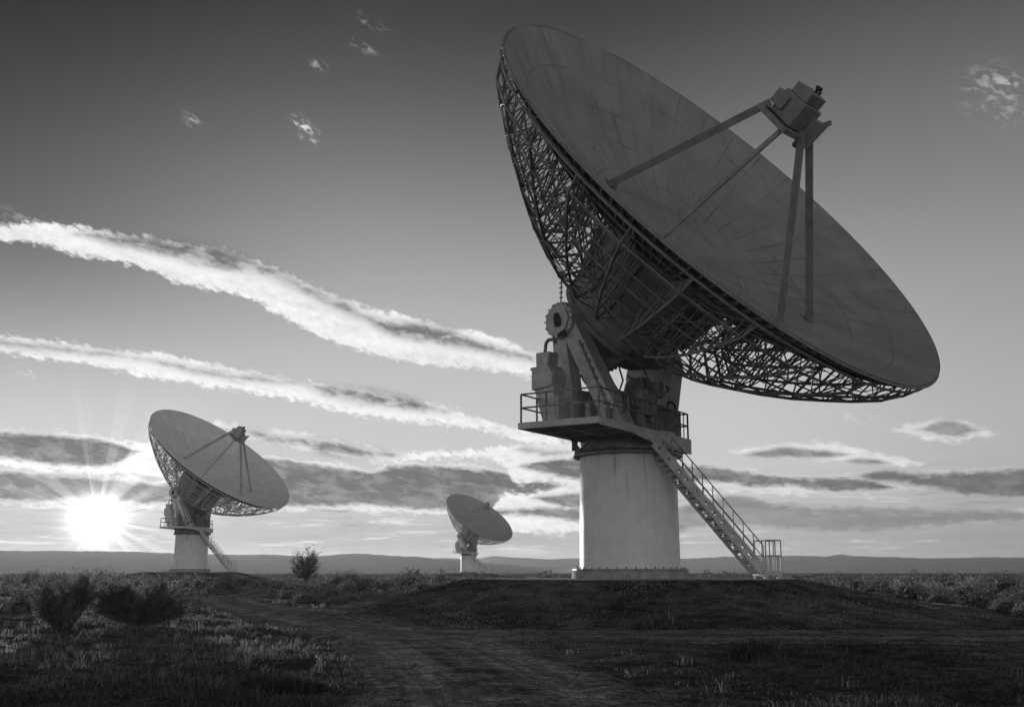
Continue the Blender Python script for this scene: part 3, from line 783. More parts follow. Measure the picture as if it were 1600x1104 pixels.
# ------------------------------------------------------------------ lie of the land
def spot(px, Y, py=893):
    return Y * math.tan(radians(px_dir(px, py)[0])), Y
P_MAIN = (4.9, 46.0, 1.30)
lx, ly = spot(297, 151.0); P_LEFT = (lx, ly, 1.57)
tx, ty = spot(732, 322.0); P_THIRD = (tx, ty, 1.22)
MOUNDS = [(P_MAIN, 6.9, 14.8), (P_LEFT, 6.6, 15.0), (P_THIRD, 6.6, 15.0)]

ROAD_A = np.array([(.9, 4), (.5, 9), (.15, 13), (-.6, 18), (-1.9, 25), (-4.0, 31), (-6.9, 38), (-10.4, 47), (-14.3, 57), (-17.3, 68), (-18.6, 80), (-21.5, 98), (-29, 118), (-36, 131)], float)
ROAD_B = np.array([(-3.5, 28.5), (-.5, 29.0), (4.5, 28.6), (9, 28.3), (14, 27.6), (22, 26.0), (34, 23.0)], float)
def spline(P, n=14):
    out = []
    Q = np.vstack([2 * P[0] - P[1], P, 2 * P[-1] - P[-2]])
    for i in range(1, len(Q) - 2):
        for k in range(n):
            t = k / n; a, b, c, d = Q[i - 1:i + 3]
            out.append(.5 * (2 * b + (c - a) * t + (2 * a - 5 * b + 4 * c - d) * t * t + (-a + 3 * b - 3 * c + d) * t ** 3))
    out.append(P[-1]); return np.array(out)
RA, RB = spline(ROAD_A), spline(ROAD_B)
def road_dist(x, y, step=2):
    x = np.asarray(x, float); y = np.asarray(y, float)
    best = np.full(x.shape, 1e9)
    if x.size and (np.min(np.hypot(x, y)) > 260): return best
    for R_ in (RA, RB):
        for q in R_[::step]:
            best = np.minimum(best, np.hypot(x - q[0], y - q[1]))
    return best


def land(x, y):
    x = np.asarray(x, float); y = np.asarray(y, float)
    r = np.hypot(x, y)
    fade = np.clip((r - 3) / 12, 0, 1) * np.exp(-r / 260)
    h = (.075 * np.sin(x * .31 + 1.3) * np.cos(y * .27 + .4) + .05 * np.sin(x * .83 + y * .51) + .03 * np.sin(x * 1.9 - y * 1.3 + 2) * np.cos(y * 1.1)) * fade
    h = h + .10 * np.clip((-x - 3) / 8, 0, 1) * np.clip((y - 10) / 8, 0, 1) * np.clip((40 - y) / 12, 0, 1)
    h = h + .09 * np.sin(x * 1.15 + .7 * np.sin(y * .8)) * np.sin(y * .95 + .6 * np.sin(x * .7)) * np.clip((-x - .5) / 3, 0, 1) * np.clip((y - 9) / 6, 0, 1) * np.clip((60 - y) / 20, 0, 1)
    rdd = road_dist(x, y, 4)
    h = h * (.18 + .82 * np.clip((rdd - 1.6) / 3.0, 0, 1))
    for (P, rt, rf) in MOUNDS:
        d = np.hypot(x - P[0], y - P[1])
        d = d + .35 * np.sin(np.arctan2(y - P[1], x - P[0]) * 5 + P[0]) * np.clip((d - rt) / 3, 0, 1)
        s = np.clip((d - rt) / (rf - rt), 0, 1)
        k = (1 - s) ** 1.45
        h = h * (1 - k) + P[2] * k
    return h

def ground_mat():
    m = bpy.data.materials.new('dry_soil'); m.use_nodes = True
    t = NT(m.node_tree); t.n.clear()
    pb = t.new('ShaderNodeBsdfPrincipled'); o = t.new('ShaderNodeOutputMaterial'); t.l.new(pb.outputs[0], o.inputs[0])
    tcn = t.new('ShaderNodeTexCoord'); p = tcn.outputs['Object']
    n1 = t.noise(p, .12, 5, .6, .3); n2 = t.noise(p, 1.3, 6, .65, .2); n3 = t.noise(p, 14.0, 5, .7)
    v = t.lerp(.06, .15, t.sstep(n1, .35, .65))
    v = t.m('MULTIPLY', v, t.lerp(.55, 1.5, t.sstep(n2, .33, .70)))
    v = t.m('MULTIPLY', v, t.lerp(.45, 1.8, t.sstep(n3, .36, .66)))
    t.l.new(v, pb.inputs['Base Color']); pb.inputs['Roughness'].default_value = 1.0
    pb.inputs['Specular IOR Level'].default_value = 0.0
    b = t.new('ShaderNodeBump'); b.inputs['Strength'].default_value = .8; b.inputs['Distance'].default_value = .06
    t.l.new(t.m('ADD', n3, t.m('MULTIPLY', n2, 1.2)), b.inputs['Height']); t.l.new(b.outputs[0], pb.inputs['Normal'])
    return m

def road_mat():
    m = bpy.data.materials.new('track_gravel'); m.use_nodes = True
    t = NT(m.node_tree); t.n.clear()
    pb = t.new('ShaderNodeBsdfPrincipled'); o = t.new('ShaderNodeOutputMaterial'); t.l.new(pb.outputs[0], o.inputs[0])
    tcn = t.new('ShaderNodeTexCoord'); p = tcn.outputs['Object']
    ac = t.new('ShaderNodeAttribute', attribute_name='across').outputs['Fac']
    al = t.new('ShaderNodeAttribute', attribute_name='along').outputs['Fac']
    n2 = t.noise(p, 1.1, 8, .72, .4); n3 = t.noise(p, 26.0, 6, .75); n4 = t.noise(p, 6.0, 5, .7)
    lines = t.noise(t.xyz(t.m('MULTIPLY', ac, 9.0), t.m('MULTIPLY', al, .10), 0.0), 1.0, 6.0, .7, .3)
    rut = t.m('ABSOLUTE', t.m('SUBTRACT', t.m('ABSOLUTE', ac), .45))
    v = t.lerp(.21, .15, t.sstep(t.m('ADD', rut, t.m('MULTIPLY', t.m('SUBTRACT', n2, .5), .35)), .04, .28))
    v = t.m('MULTIPLY', v, t.lerp(.75, 1.35, t.sstep(lines, .34, .68)))
    v = t.m('MULTIPLY', v, t.lerp(.55, 1.6, t.sstep(n2, .32, .68)))
    v = t.m('MULTIPLY', v, t.lerp(.6, 1.5, t.sstep(n4, .36, .66)))
    v = t.m('MULTIPLY', v, t.lerp(.4, 1.9, t.sstep(n3, .36, .66)))
    t.l.new(v, pb.inputs['Base Color']); pb.inputs['Roughness'].default_value = 1.0
    pb.inputs['Specular IOR Level'].default_value = 0.0
    b = t.new('ShaderNodeBump'); b.inputs['Strength'].default_value = 1.0; b.inputs['Distance'].default_value = .05
    t.l.new(t.m('ADD', t.m('ADD', n3, n2), t.m('MULTIPLY', lines, 1.4)), b.inputs['Height']); t.l.new(b.outputs[0], pb.inputs['Normal'])
    return m
M_GROUND, M_ROAD = ground_mat(), road_mat()

# one sheet of ground, fine in front of the camera and coarse far off
ang = np.concatenate([np.arange(-180, -40, 4.0), np.arange(-40, 40, .22), np.arange(40, 180, 4.0)])
rad = np.concatenate([np.linspace(.5, 8, 14), np.geomspace(8.3, 330, 260), np.geomspace(345, 5000, 50)])
AA, RRg = np.meshgrid(np.radians(ang), rad, indexing='ij')
gx, gy = RRg * np.sin(AA), RRg * np.cos(AA)
gz = land(gx, gy)
near = np.exp(-RRg / 60)
gz = gz + near * (NR.random(gz.shape) - .5) * .035 * np.clip(RRg / 12, .3, 1)
na, nrr = gx.shape
verts = np.stack([gx, gy, gz], -1).reshape(-1, 3)
I, J = np.meshgrid(np.arange(na), np.arange(nrr - 1), indexing='ij')
I2 = (I + 1) % na
quads = np.stack([I * nrr + J, I * nrr + J + 1, I2 * nrr + J + 1, I2 * nrr + J], -1).reshape(-1, 4)
verts = np.vstack([verts, [[0, 0, float(land(0, 0))]]])
c0 = len(verts) - 1
fan = np.stack([np.full(na, c0), np.arange(na) * nrr, ((np.arange(na) + 1) % na) * nrr], -1)
g_o = np_mesh('ground', verts, np.concatenate([quads.ravel(), fan.ravel()]), np.concatenate([np.full(len(quads), 4), np.full(len(fan), 3)]), M_GROUND, smooth=True)
tag(g_o, kind='structure')

def road_mesh(name, R_, hw, lift, seed):
    rg = np.random.default_rng(seed)
    n = len(R_); d = np.gradient(R_, axis=0); d /= np.linalg.norm(d, axis=1)[:, None]
    nrm = np.stack([d[:, 1], -d[:, 0]], -1)
    m = 27; s = np.linspace(-1, 1, m)
    wob = np.convolve(rg.normal(0, .22, n + 8), np.ones(5) / 5, 'same')[4:-4], np.convolve(rg.normal(0, .22, n + 8), np.ones(5) / 5, 'same')[4:-4]
    wid = np.where(s[None, :] < 0, hw + wob[0][:, None], hw + wob[1][:, None])
    P = R_[:, None, :] + nrm[:, None, :] * (s[None, :, None] * wid[..., None])
    z = land(P[..., 0], P[..., 1]) + lift
    z = z - .022 * np.exp(-((np.abs(s)[None, :] - .45) / .12) ** 2) + .02 * (1 - np.abs(s))[None, :] - (lift + .03) * np.clip((np.abs(s)[None, :] - .78) / .22, 0, 1) ** 1.3
    V = np.concatenate([P, z[..., None]], -1).reshape(-1, 3)
    I, J = np.meshgrid(np.arange(n - 1), np.arange(m - 1), indexing='ij')
    Q = np.stack([I * m + J, I * m + J + 1, (I + 1) * m + J + 1, (I + 1) * m + J], -1).reshape(-1, 4)
    o = np_mesh(name, V, Q.ravel(), np.full(len(Q), 4), M_ROAD, {'across': np.tile(s, n), 'along': np.repeat(np.concatenate([[0], np.cumsum(np.linalg.norm(np.diff(R_, axis=0), axis=1))]), m)}, smooth=True)
    return tag(o, kind='structure')
road_mesh('track', spline(ROAD_A, 22), 2.2, .050, 1)
road_mesh('side_track', spline(ROAD_B, 22), 2.9, .044, 2)

M_PAD = mat('pad_gravel', .16, .30, 5.0, .9, bump=.5, bscale=40)
for (P, rt, rf) in MOUNDS:
    rr_ = rt - .35
    b = MB().lathe([(0, .03), (rr_ - .25, .03), (rr_, .015), (rr_ + .05, -.12)], (P[0], P[1], P[2]), ZZ, 96)
    tag(b.build('gravel_pad', M_PAD), kind='structure')

# ------------------------------------------------------------------ hills along the skyline
def hill_sheet(name, ridge, r0, r1, r2, m, seed):
    rg = np.random.default_rng(seed)
    a = np.arange(-62, 62.01, .20); r = np.concatenate([np.linspace(r0, r1, 26), np.linspace(r1, r2, 10)[1:]])
    pa = [px_dir(x, y)[0] for x, y in ridge]; pe = [px_dir(x, y)[1] for x, y in ridge]
    el_ = np.interp(a, pa, pe)
    el_ = el_ + .007 * np.sin(a * 3.1 + seed) + .005 * np.sin(a * 8.3) + rg.normal(0, .004, len(a))
    el_ = np.maximum(el_, .0) * np.clip((62 - np.abs(a)) / 8, 0, 1)
    A2, R2 = np.meshgrid(np.radians(a), r, indexing='ij')
    H = np.tan(np.radians(el_))[:, None] * r1 + EYE * (el_ > .02)[:, None]
    s = np.clip((R2 - r0) / (r1 - r0), 0, 1)
    prof = s ** 1.15 * (1 - .12 * np.sin(s * pi))
    gul = np.abs(np.sin(np.degrees(A2) * 3.4 + 1.2 * np.sin(s * 5 + np.degrees(A2)))) * .05 * np.sin(s * pi)
    z = H * (prof - gul) - 1.5 * (1 - s) 
    z = np.where(R2 > r1, H * (1 - .15 * (R2 - r1) / (r2 - r1)), z)
    X, Y = R2 * np.sin(A2), R2 * np.cos(A2)
    n, m_ = X.shape
    I, J = np.meshgrid(np.arange(n - 1), np.arange(m_ - 1), indexing='ij')
    Q = np.stack([I * m_ + J, I * m_ + J + 1, (I + 1) * m_ + J + 1, (I + 1) * m_ + J], -1).reshape(-1, 4)
    o = np_mesh(name, np.stack([X, Y, z], -1).reshape(-1, 3), Q.ravel(), np.full(len(Q), 4), m, smooth=True)
    return tag(o, kind='structure')
M_HILL = mat('hill_scrub', .05, .10, .006, .95, detail=8, stretch=(1, 1, 4))
hill_sheet('hills', [(-400, 862), (-100, 861), (0, 860), (100, 860), (200, 861), (280, 864), (360, 866), (430, 866), (480, 869), (540, 865), (566, 864), (600, 867), (650, 869), (700, 874), (760, 879), (830, 884), (900, 888), (960, 893), (2400, 893)], 1700, 2500, 3000, M_HILL, 3)
hill_sheet('far_hills', [(-700, 872), (500, 872), (640, 872), (700, 871), (735, 874), (770, 868), (800, 870), (860, 873), (920, 871), (990, 872), (1080, 872), (1130, 869), (1200, 870), (1235, 867), (1290, 869), (1312, 865), (1330, 868), (1400, 870),
                         (1460, 872), (1530, 870), (1600, 870), (1800, 868), (2300, 872)], 2700, 3600, 4300, M_HILL, 5)

# ------------------------------------------------------------------ telescopes
main = make_telescope(P_MAIN)
tag(main, 'huge dish telescope in the foreground with railed platform and long metal stair', 'radio telescope', 'radio telescopes on the plain')
def repaint(o, frm, to):
    for sl in o.material_slots:
        if sl.material == frm:
            sl.link = 'OBJECT'; sl.material = to
    for c in o.children: repaint(c, frm, to)
from mathutils import Matrix
EO = CC - 8.0 * A_
TILTED = ('reflector', 'backing_truss', 'hub', 'feed_leg', 'feed_housing', 'elevation_gear')
def tilt(root, deg, drop):
    """raise the dish of a copied telescope about its elevation axle"""
    k = E_ if np.cross(E_, A_) @ V_ > 0 else -E_
    R3 = Matrix.Rotation(radians(deg), 4, Vector(k)); T = Matrix.Translation(Vector(EO))
    for c in root.children:
        if c.name.split('.')[0] in TILTED: c.matrix_local = Matrix.Translation((0, 0, -drop)) @ T @ R3 @ T.inverted() @ c.matrix_local
far_specs = [(P_LEFT, 22.0, 13.0, 1.3, 'dish telescope standing just right of the low sun, on a low mound'),
             (P_THIRD, 5.0, 13.0, .7, 'smallest and farthest dish telescope, on the plain between the round tree and the big mast')]
for P, rz, tl, dr, lab in far_specs:
    c = copy_tree(main)
    c.location = P; c.rotation_euler = (0, 0, radians(rz))
    c['label'] = lab
    tilt(c, tl, dr)
    for ch in c.children:
        if ch.name.split('.')[0] in ('mast', 'foundation', 'turntable'): ch.scale = (1.08, 1.08, 1.0)
    repaint(c, M_DISH, M_DISH_GLOW if P is P_LEFT else M_DISH_HALF_GLOW); repaint(c, M_LEG, M_LEG_GLOW); repaint(c, M_TRUSS, M_FAR_GLOW); repaint(c, M_STEEL, M_FAR_GLOW)  # same paints as the near telescope, lightened to stand in for glow

# ------------------------------------------------------------------ vegetation
def leaf_cloud(centres, normals_out, n_each, spread, size, rg, tone):
    """diamond leaves scattered about centres; returns verts, loops, counts, tone"""
    C = np.repeat(centres, n_each, axis=0); n = len(C)
    C = C + rg.normal(0, 1, (n, 3)) * spread
    a = rg.normal(0, 1, (n, 3)); a[:, 2] = np.abs(a[:, 2]) * 1.1 + .2; a /= np.linalg.norm(a, axis=1)[:, None]
    b = np.cross(a, rg.normal(0, 1, (n, 3))); b /= np.linalg.norm(b, axis=1)[:, None]
    s = size * rg.uniform(.6, 1.4, (n, 1))
    V = np.stack([C - a * s, C + b * s * .34, C + a * s, C - b * s * .34], 1).reshape(-1, 3)
    T = np.repeat(np.repeat(tone, n_each) + rg.normal(0, .12, n), 4)
    return V, np.arange(4 * n), np.full(n, 4), np.clip(T, 0, 1)

def grow(rg, n_main, height, width, levels=3, kids=4, low=.08, up=.9):
    """segments (p,q,r0,r1) and twig points of a many-stemmed shrub or small tree; size about height x width"""
    segs, tips = [], []
    def go(p, d, ln, rad_, lev):
        m = 3
        for k in range(m):
            d = unit(d + rg.normal(0, .16, 3) + V3(0, 0, .06))
            q = p + d * ln / m
            segs.append((p, q, rad_ * (1 - .2 * k / m), rad_ * (1 - .2 * (k + 1) / m)))
            p = q
            if lev <= 2: tips.append(q)
            if lev > 0 and k > 0:
                for _ in range(max(1, kids // 2)):
                    go(p, unit(d + rg.normal(0, .62, 3) + V3(0, 0, .12)), ln * rg.uniform(.5, .72), rad_ * .55, lev - 1)
        tips.append(p)
    for k in range(n_main):
        t = 2 * pi * (k + rg.uniform(-.3, .3)) / n_main
        o_ = rg.uniform(.15, 1.25)
        d = unit(V3(cos(t) * o_ * width / height * .62, sin(t) * o_ * width / height * .62, up))
        go(V3(cos(t), sin(t), 0) * low * rg.uniform(.2, 1), d, height * rg.uniform(.36, .52), .02 * height / 1.6, levels - 1)
    return segs, np.array(tips)

M_BARK = mat('bark', .06, .14, 8.0, .9)
M_BUSH = foliage_mat('bush_leaves', .09, .34, .55)
M_SAGE = foliage_mat('sage_leaves', .07, .42, .40)
M_GRASS = foliage_mat('dry_grass_blades', .045, .40, .45)

def bush(name, label, cat, loc, height, width, seed, n_main, leaves, lsize, spread, group=None, trunk=0.0, m=None, levels=3, kids=4, tone=(.2, .8)):
    rg = np.random.default_rng(seed)
    z = float(land(loc[0], loc[1])) - .03
    root = empty(name, (loc[0], loc[1], z)); tag(root, label, cat, group)
    segs, tips = grow(rg, n_main, height - trunk, width, levels, kids, low=.06 + .03 * width)
    tips = tips.copy()
    # fit to the wanted size
    sc = np.array([width / max(np.ptp(tips[:, 0]), .1), width / max(np.ptp(tips[:, 1]), .1), (height - trunk) / max(tips[:, 2].max(), .1)])
    off = V3(0, 0, trunk)
    f = lambda p: np.asarray(p) * sc + off
    g = MB()
    for p, q, r0, r1 in segs: g.tube(f(p), f(q), max(r0, .006), 4, max(r1, .005), cap=False)
    if trunk:
        g.tube((0, 0, -.1), (0, 0, trunk + .12), .028 * height, 8, .022 * height)
    g.build('trunk' if trunk else 'stems', M_BARK, root)
    T = tips * sc + off
    tone_ = np.clip(rg.uniform(tone[0], tone[1], len(T)), 0, 1)
    V, Lp, Ct, To = leaf_cloud(T, None, leaves, spread, lsize, rg, tone_)
    V[:, 2] = np.maximum(V[:, 2], .03)
    np_mesh('crown' if trunk else 'foliage', V, Lp, Ct, m or M_BUSH, {'tone': To}, parent=root)
    return root

def at(px, Z, dx=0):
    return (Z * math.tan(radians(px_dir(px, 900)[0])), Z)

def fan_plant(name, label, cat, loc, lobes, n_stem, seed, leaf, per, group=None, fork=0.0, r0=.018, m=None, tone=(.1, .8), bare=.30, twigs=3):
    """many stems fanning from one foot to points through rounded lobes (centre, radii), leaves set along their outer part"""
    rg = np.random.default_rng(seed)
    z = float(land(loc[0], loc[1])) - .03
    root = empty(name, (loc[0], loc[1], z)); tag(root, label, cat, group)
    g = MB(); base, tan, tn_ = [], [], []
    foot = V3(0, 0, fork)
    if fork: g.tube((0, 0, -.1), (0, 0, fork + .1), r0 * 2.6, 8, r0 * 2.2)
    def stem(p, q, r, lev, tone_):
        d = q - p; ln = np.linalg.norm(d); bend = rg.normal(0, .07, 3) * ln + V3(0, 0, -.10 * ln if lev else .05 * ln)
        pts = [p + d * t_ + bend * 4 * t_ * (1 - t_) for t_ in np.linspace(0, 1, 7)]
        for i in range(6): g.tube(pts[i], pts[i + 1], max(r * (1 - .14 * i), .003), 4, max(r * (1 - .14 * (i + 1)), .0025), cap=False)
        nl = max(2, int(per * ln))
        for t_ in rg.uniform(bare if lev == 0 else .1, 1.0, nl):
            base.append(p + d * t_ + bend * 4 * t_ * (1 - t_)); tan.append(unit(d)); tn_.append(tone_)
        if lev == 0:
            for _ in range(twigs):
                t_ = rg.uniform(.4, .92); o_ = p + d * t_ + bend * 4 * t_ * (1 - t_)
                stem(o_, o_ + unit(unit(d) + rg.normal(0, .55, 3) + V3(0, 0, .15)) * ln * rg.uniform(.16, .34), r * .5, 1, tone_)
    for k in range(n_stem):
        c, R_ = lobes[k % len(lobes)]
        u_ = unit(rg.normal(0, 1, 3)); q = np.array(c) + u_ * np.array(R_) * rg.uniform(.55, 1.05)
        q[2] = max(q[2], fork + .12)
        stem(foot + V3(rg.normal(0, r0 * 3), rg.normal(0, r0 * 3), 0) * (0 if fork else 1), q, r0 * rg.uniform(.6, 1.1), 0, rg.uniform(*tone))
    g.build('trunk' if fork else 'stems', M_BARK, root)
    B, T_, n = np.array(base), np.array(tan), len(base)
    a = T_ + rg.normal(0, .55, (n, 3)); a /= np.linalg.norm(a, axis=1)[:, None]
    b_ = np.cross(a, rg.normal(0, 1, (n, 3))); b_ /= np.linalg.norm(b_, axis=1)[:, None]
    s_ = leaf * rg.uniform(.6, 1.5, (n, 1)); B = B + rg.normal(0, leaf * .85, (n, 3))
    V = np.stack([B, B + a * s_ + b_ * s_ * .30, B + a * s_ * 2, B + a * s_ - b_ * s_ * .30], 1).reshape(-1, 3); V[:, 2] = np.maximum(V[:, 2], .03)
    np_mesh('crown' if fork else 'foliage', V, np.arange(4 * n), np.full(n, 4), m or M_BUSH, {'tone': np.repeat(np.clip(np.array(tn_) + rg.normal(0, .15, n), 0, 1), 4)}, parent=root)
    return root

fan_plant('bush', 'upright feathery dark bush nearest the sun, left edge of the foreground', 'bush', at(104, 29.5),
          [((-.45, 0, 1.0), (.46, .5, .66)), ((.42, .1, 1.08), (.40, .5, .70)), ((0, 0, .75), (.82, .6, .5))], 105, 21, .036, 80, 'dark bushes in the left foreground')
fan_plant('bush', 'wide rounded dark bush to the right of the upright feathery one', 'bush', at(224, 30.5),
          [((-.72, 0, .74), (.75, .7, .58)), ((.66, .1, .76), (.85, .7, .58)), ((0, 0, .62), (1.42, .9, .5))], 165, 22, .036, 80, 'dark bushes in the left foreground')
fan_plant('tree', 'lone small round tree with short trunk between the left and the farthest telescope', 'tree', at(477, 118),
          [((0, 0, 2.35), (1.95, 1.95, 1.8)), ((.15, 0, 2.4), (1.9, 1.9, 1.7))], 95, 23, .085, 8, None, .9, .05, None, (.1, .6), .42, 5)
for k, (px, Z, h, wd, lab, sd_) in enumerate((
        (57, 105, 1.9, 1.5, 'small upright shrub on the plain at far left, under the sun', 31),
        (118, 92, 1.2, 2.2, 'low spreading shrub behind the upright feathery bush', 32),
        (233, 100, 1.35, 1.5, 'small shrub standing left of the white telescope mast', 33),
        (1473, 120, 1.6, .9, 'narrow pointed shrub on the skyline at far right', 34),
        (1410, 112, 1.0, 1.9, 'low round shrub on the skyline left of the narrow pointed one', 35),
        (1508, 116, 1.0, 2.0, 'low round shrub on the skyline right of the narrow pointed one', 36),
        (560, 150, 1.2, 1.8, 'dark low shrub on the plain right of the lone round tree', 37),
        (700, 175, 1.3, 1.6, 'dark shrub on the plain just left of the farthest telescope', 38),
        (868, 90, .8, 1.4, 'little shrub at the left foot of the big mast', 39))):
    fan_plant('shrub', lab, 'shrub', at(px, Z), [((-.1 * wd, 0, h * .58), (wd * .42, wd * .42, h * .42)), ((.12 * wd, 0, h * .5), (wd * .42, wd * .42, h * .4))], 55, sd_, .055, 26, None, 0.0, .016)

# sagebrush: six forms, then copies
def sage_proto(seed, hgt, wid, n_leaf, leaf, tone):
    rg = np.random.default_rng(seed)
    nb = 26
    th = rg.uniform(0, 2 * pi, nb); rr = np.sqrt(rg.random(nb)) * wid / 2; zz = hgt * (1 - (rr / (wid / 2)) ** 2 * .7) * rg.uniform(.55, 1, nb)
    C = np.stack([rr * np.cos(th), rr * np.sin(th), zz], -1)
    V, Lp, Ct, To = leaf_cloud(C, None, n_leaf, np.array([wid * .09, wid * .09, hgt * .14]), leaf, rg, np.clip(rg.normal(tone, .18, nb), 0, 1))
    V[:, 2] = np.maximum(V[:, 2], .02)
    g = [V]; l = [Lp]; c = [Ct]; t_ = [To]; off = len(V)
    nd = 9; dv = [(0, 0, hgt * .62)]
    for ring, (qr, qz) in enumerate(((.55, .5), (.85, .28), (.8, .0))):
        for k in range(nd):
            tt = 2 * pi * (k + .5 * ring) / nd; w_ = rg.uniform(.75, 1.15)
            dv.append((qr * w_ * wid * .42 * cos(tt), qr * w_ * wid * .42 * sin(tt), qz * w_ * hgt))
    dv = np.array(dv); fq = [[0, 1 + k, 1 + (k + 1) % nd] for k in range(nd)]
    fq += [[1 + r_ * nd + k, 1 + (r_ + 1) * nd + k, 1 + (r_ + 1) * nd + (k + 1) % nd, 1 + r_ * nd + (k + 1) % nd] for r_ in range(2) for k in range(nd)]
    g.append(dv); l.append(np.concatenate([np.array(q_) for q_ in fq]) + off); c.append([len(q_) for q_ in fq]); t_.append(np.full(len(dv), .06)); off += len(dv)
    for k in range(nb):                                  # thin stems
        p0 = rg.normal(0, .04, 3) * [1, 1, 0]; p1 = C[k]; s = unit(np.cross(p1 - p0, [0, 0, 1.0001])) * .012
        g.append(np.array([p0 - s, p0 + s, p1 + s * .4, p1 - s * .4])); l.append(np.arange(4) + off); c.append([4]); t_.append(np.full(4, .1)); off += 4
    return np.vstack(g), np.concatenate(l), np.concatenate(c), np.concatenate(t_)

def free_spot(x, y, pad=1.0):
    if road_dist(np.array([x]), np.array([y]))[0] < 2.0 + pad * .4: return False
    for (P, rt, rf) in MOUNDS:
        if math.hypot(x - P[0], y - P[1]) < rf - 1.0: return False
    return True

LIGHT_LAB = 'pale grey green sagebrush among many covering the plain beyond the track'
DARK_LAB = 'dark low sagebrush in the patch between the track bend and the big mound'
protos = []
for i in range(6):
    V, Lp, Ct, To = sage_proto(50 + i, (.55, .7, .62, .85, .5, .75)[i], (.95, 1.1, 1.3, 1.2, .9, 1.5)[i], 24, .055, (.55, .35, .65, .3, .8, .45)[i])
    o = np_mesh('sagebrush', V, Lp, Ct, M_SAGE, {'tone': To}); protos.append(o)
placed = []
rg = np.random.default_rng(5)
used = [False] * 6
def put(i, x, y, s, label, group):
    if used[i]:
        o = protos[i].copy(); COL.objects.link(o)
    else:
        o = protos[i]; used[i] = True
    o.location = (x, y, float(land(x, y)) - .03); o.rotation_euler = (0, 0, rg.uniform(0, 6.28)); o.scale = (s, s, s * rg.uniform(.85, 1.15))
    tag(o, label, 'sagebrush', group); placed.append((x, y))
n = 0
while n < 34:
    px = rg.uniform(435, 640); Z = rg.uniform(50, 66)
    x, y = at(px, Z)
    if free_spot(x, y, 3.5) : put(int(rg.integers(0, 6)), x, y, rg.uniform(.65, 1.05), DARK_LAB, 'sagebrush beside the track bend'); n += 1
n = 0
while n < 250:
    px = rg.uniform(-60, 1660); Z = 40 * (150 / 40) ** rg.random()
    if 560 < px < 1230 and Z < 62: continue
    if 250 < px < 640 and Z < 85: continue
    if px < 330 and Z < 44: continue
    x, y = at(px, Z)
    if not free_spot(x, y, 2.0): continue
    put(int(rg.integers(0, 6)), x, y, rg.uniform(.85, 1.35) * (1 + .55 * (Z > 60)), LIGHT_LAB, 'sagebrush on the plain'); n += 1

# the far scrub: one mass
def mass(name, N, r0, r1, seed, leaves, hgt, leaf, m):
    rg = np.random.default_rng(seed)
    a = np.radians(rg.uniform(-34, 34, N)); r = np.sqrt(rg.uniform(r0 ** 2, r1 ** 2, N)) if False else r0 * (r1 / r0) ** rg.random(N)
    x, y = r * np.sin(a), r * np.cos(a)
    ok = road_dist(x, y) > 2.6
    for (P, rt, rf) in MOUNDS: ok &= np.hypot(x - P[0], y - P[1]) > rf
    x, y, r = x[ok], y[ok], r[ok]; n = len(x)
    patch = .5 + .5 * np.sin(x * .045 + 2 * np.sin(y * .021)) * np.sin(y * .033 + 1.7)
    tone = np.clip(.10 + .75 * patch * rg.random(n) + rg.normal(0, .1, n), 0, 1)
    h = hgt * rg.uniform(.4, 1.15, n) * np.clip(.55 + .9 * rg.random(n) ** 3, 0, 1.5)
    C = np.stack([x, y, land(x, y) + h * .42], -1)
    spread = np.repeat(np.stack([h * .55, h * .55, h * .26], -1), leaves, axis=0)
    V, Lp, Ct, To = leaf_cloud(C, None, leaves, 1.0 * spread, leaf, rg, tone)
    V[:, 2] = np.maximum(V[:, 2], np.repeat(land(x, y), leaves * 4) + .01)
    return tag(np_mesh(name, V, Lp, Ct, m, {'tone': To}), 'low scrub covering the plain out to the foot of the hills', 'scrub', None, 'stuff')
mass('scrub', 9000, 70, 1500, 61, 16, .75, .16, M_SAGE)

# grass: tufts of blades
def blades(x, y, hgt, tone, per, rg, lean=.5, width=.006, spread=.06, zbase=None):
    n = len(x)
    X = np.repeat(x, per) + rg.normal(0, 1, n * per) * np.repeat(spread if np.ndim(spread) else np.full(n, spread), per)
    Y = np.repeat(y, per) + rg.normal(0, 1, n * per) * np.repeat(spread if np.ndim(spread) else np.full(n, spread), per)
    Z = land(X, Y) - .01
    H = np.repeat(hgt, per) * rg.uniform(.45, 1.2, n * per)
    t = rg.uniform(0, 2 * pi, n * per); k = rg.uniform(.1, 1, n * per) * lean
    dx, dy = np.cos(t) * k * H, np.sin(t) * k * H
    wd_ = np.maximum(width, np.hypot(X, Y) * .00042) * rg.uniform(.7, 1.3, n * per)
    f = rg.uniform(0, 2 * pi, n * per); sx, sy = np.cos(f) * wd_, np.sin(f) * wd_
    p0 = np.stack([X - sx, Y - sy, Z], -1); p1 = np.stack([X + sx, Y + sy, Z], -1)
    p2 = np.stack([X + dx * .35 + sx * .8, Y + dy * .35 + sy * .8, Z + H * .6], -1); p3 = np.stack([X + dx * .35 - sx * .8, Y + dy * .35 - sy * .8, Z + H * .6], -1)
    p4 = np.stack([X + dx, Y + dy, Z + H * rg.uniform(.75, 1.0, n * per)], -1)
    V = np.stack([p0, p1, p2, p3, p4], 1).reshape(-1, 3)
    b = np.arange(n * per)[:, None] * 5
    Lp = np.concatenate([b + [0, 1, 2, 3], b + [3, 2, 4]], 1).ravel()
    Ct = np.tile([4, 3], n * per)
    T = np.repeat(np.clip(np.repeat(tone, per) + rg.normal(0, .15, n * per), 0, 1), 5)
    return V, Lp, Ct, T

